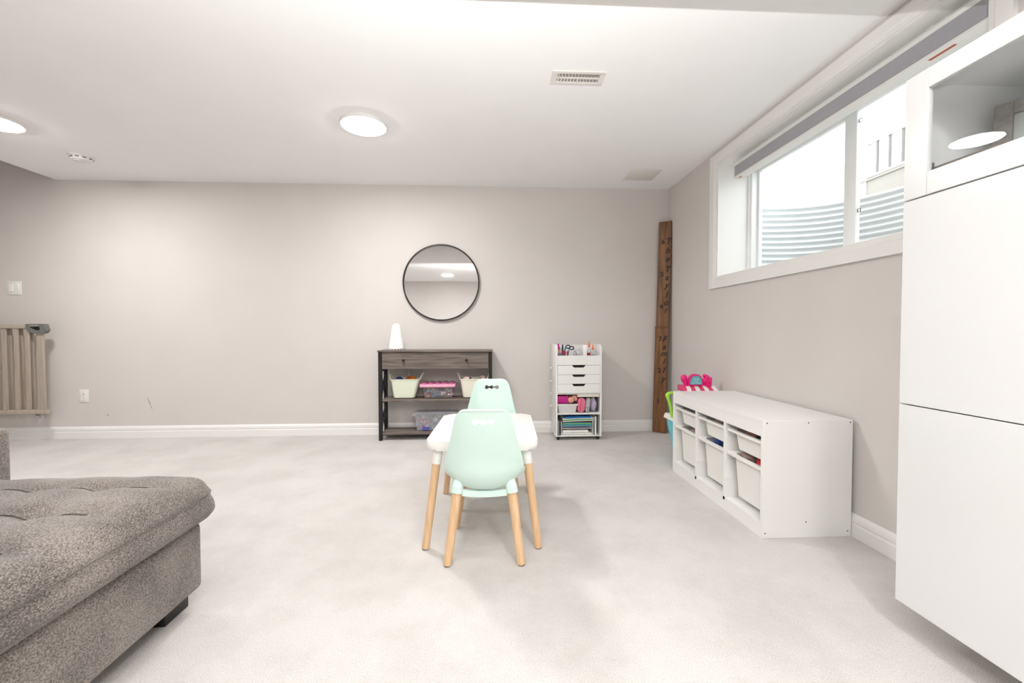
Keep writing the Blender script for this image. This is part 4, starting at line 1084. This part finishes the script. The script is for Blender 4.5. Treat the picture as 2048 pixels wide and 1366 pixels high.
for px in (-138, -114, -89, -65, -40, -16, 8.5, 32, 54):
    b = B(); b.box(gx(px), gx(px+8), YG+.034, YG+.048, .2925, 1.0095, .0015, 1); obj('rear_slat', b, gatewood, t)
# latch handle: D-shaped loop
b = B()
xa, xb, zt, zb_ = gx(60.5), gx(103), 1.052, .966
outer = [(xa, zt), (xa+.004, zt-.022), (xa+.022, zb_+.028), (xa+.052, zb_+.006), (xa+.075, zb_), (xb-.028, zb_), (xb-.010, zb_+.012), (xb, zb_+.026), (xb, zb_+.05), (xb-.012, zb_+.052), (xb-.012, zt-.004), (xb-.018, zt)]
inner = [(xa+.034, zt-.025), (xa+.046, zt-.040), (xa+.062, zt-.052), (xa+.085, zt-.056), (xa+.118, zt-.056), (xa+.122, zt-.045), (xa+.122, zt-.028), (xa+.118, zt-.025)]
def frame_prism(b, outer, inner, y0, y1):
    def nearest(k): return inner[k]
    n = 60
    def res(P):
        import bisect
        Q = P+[P[0]]; L_ = [0]
        for (ax, ay), (bx, by) in zip(Q, Q[1:]): L_.append(L_[-1]+math.hypot(bx-ax, by-ay))
        return Q, L_
    def by_angle(P, c):
        out = []
        for k in range(n):
            a = 2*PI*k/n; dx, dy = math.cos(a), math.sin(a); best = None
            for (ax, ay), (bx, by) in zip(P, P[1:]+P[:1]):
                ex_, ey_ = bx-ax, by-ay; den = dx*ey_-dy*ex_
                if abs(den) < 1e-12: continue
                tt = ((ax-c[0])*ey_-(ay-c[1])*ex_)/den; uu = ((ax-c[0])*dy-(ay-c[1])*dx)/den
                if tt > 0 and -1e-6 <= uu <= 1+1e-6 and (best is None or tt < best): best = tt
            out.append((c[0]+dx*best, c[1]+dy*best))
        return out
    c = (sum(p[0] for p in inner)/len(inner), sum(p[1] for p in inner)/len(inner))
    O, I = by_angle(outer, c), by_angle(inner, c)
    V = [[b.bm.verts.new((x, y, z)) for x, z in P] for P, y in ((O, y0), (I, y0), (I, y1), (O, y1))]
    for A, C in zip(V, V[1:]+V[:1]):
        for k in range(n): b.bm.faces.new((A[k], A[(k+1) % n], C[(k+1) % n], C[k]))
frame_prism(b, outer, inner, YG-.022, YG+.016)
la = obj('latch_handle', b, greym, t)
b = B(); b.box(xa+.040, xa+.116, YG+.0165, YG+.02, zt-.058, zt-.020); obj('latch_back', b, mat('dark_grey_plastic', (78, 78, 77), .5), la)
b = B(); b.box(xa+.034, xa+.110, YG-.0235, YG-.0222, zt-.020, zt-.008, .0005, 1); obj('slide_button', b, mat('mid_grey_plastic', (140, 140, 138), .45), la)
b = B(); b.box(xb-.022, xb-.008, YG-.024, YG+.018, zb_+.03, zt-.012, .003); obj('latch_catch', b, greym, la)
b = B(); b.lathe([(0, 0), (.020, 0), (.022, .006), (.018, .022), (.012, .026), (.012, .034), (0, .034)], (gx(85), YG, .2178), 24); obj('foot_stop', b, steel, t)
b = B(); b.box(gx(72), gx(82), YG-.004, YG+.03, .238, .2518); obj('foot_bracket', b, greym, t)
for z in (.3, 1.0): b = B(); b.box(-4.99, -4.951, YG-.01, D-.0002, z, z+.03, .003); obj('wall_hinge', b, greym, t)

# scuffs on the wall paint
scuff = mat('scuff_grey', (96, 88, 80), .9)
for a, c_ in (((-3.178, .372), (-3.150, .318)), ((-3.165, .335), (-3.135, .262))):
    b = B(); b.tube([(a[0], D, a[1]), (c_[0], D, c_[1])], .0014, 6); obj('scuff_mark', b, scuff, bpy.data.objects['wall_back'])
b = B(); b.blob((-3.53, D, .215), .008, .0012, .004, 1, .2, 2); obj('scuff_mark', b, scuff, bpy.data.objects['wall_back'])
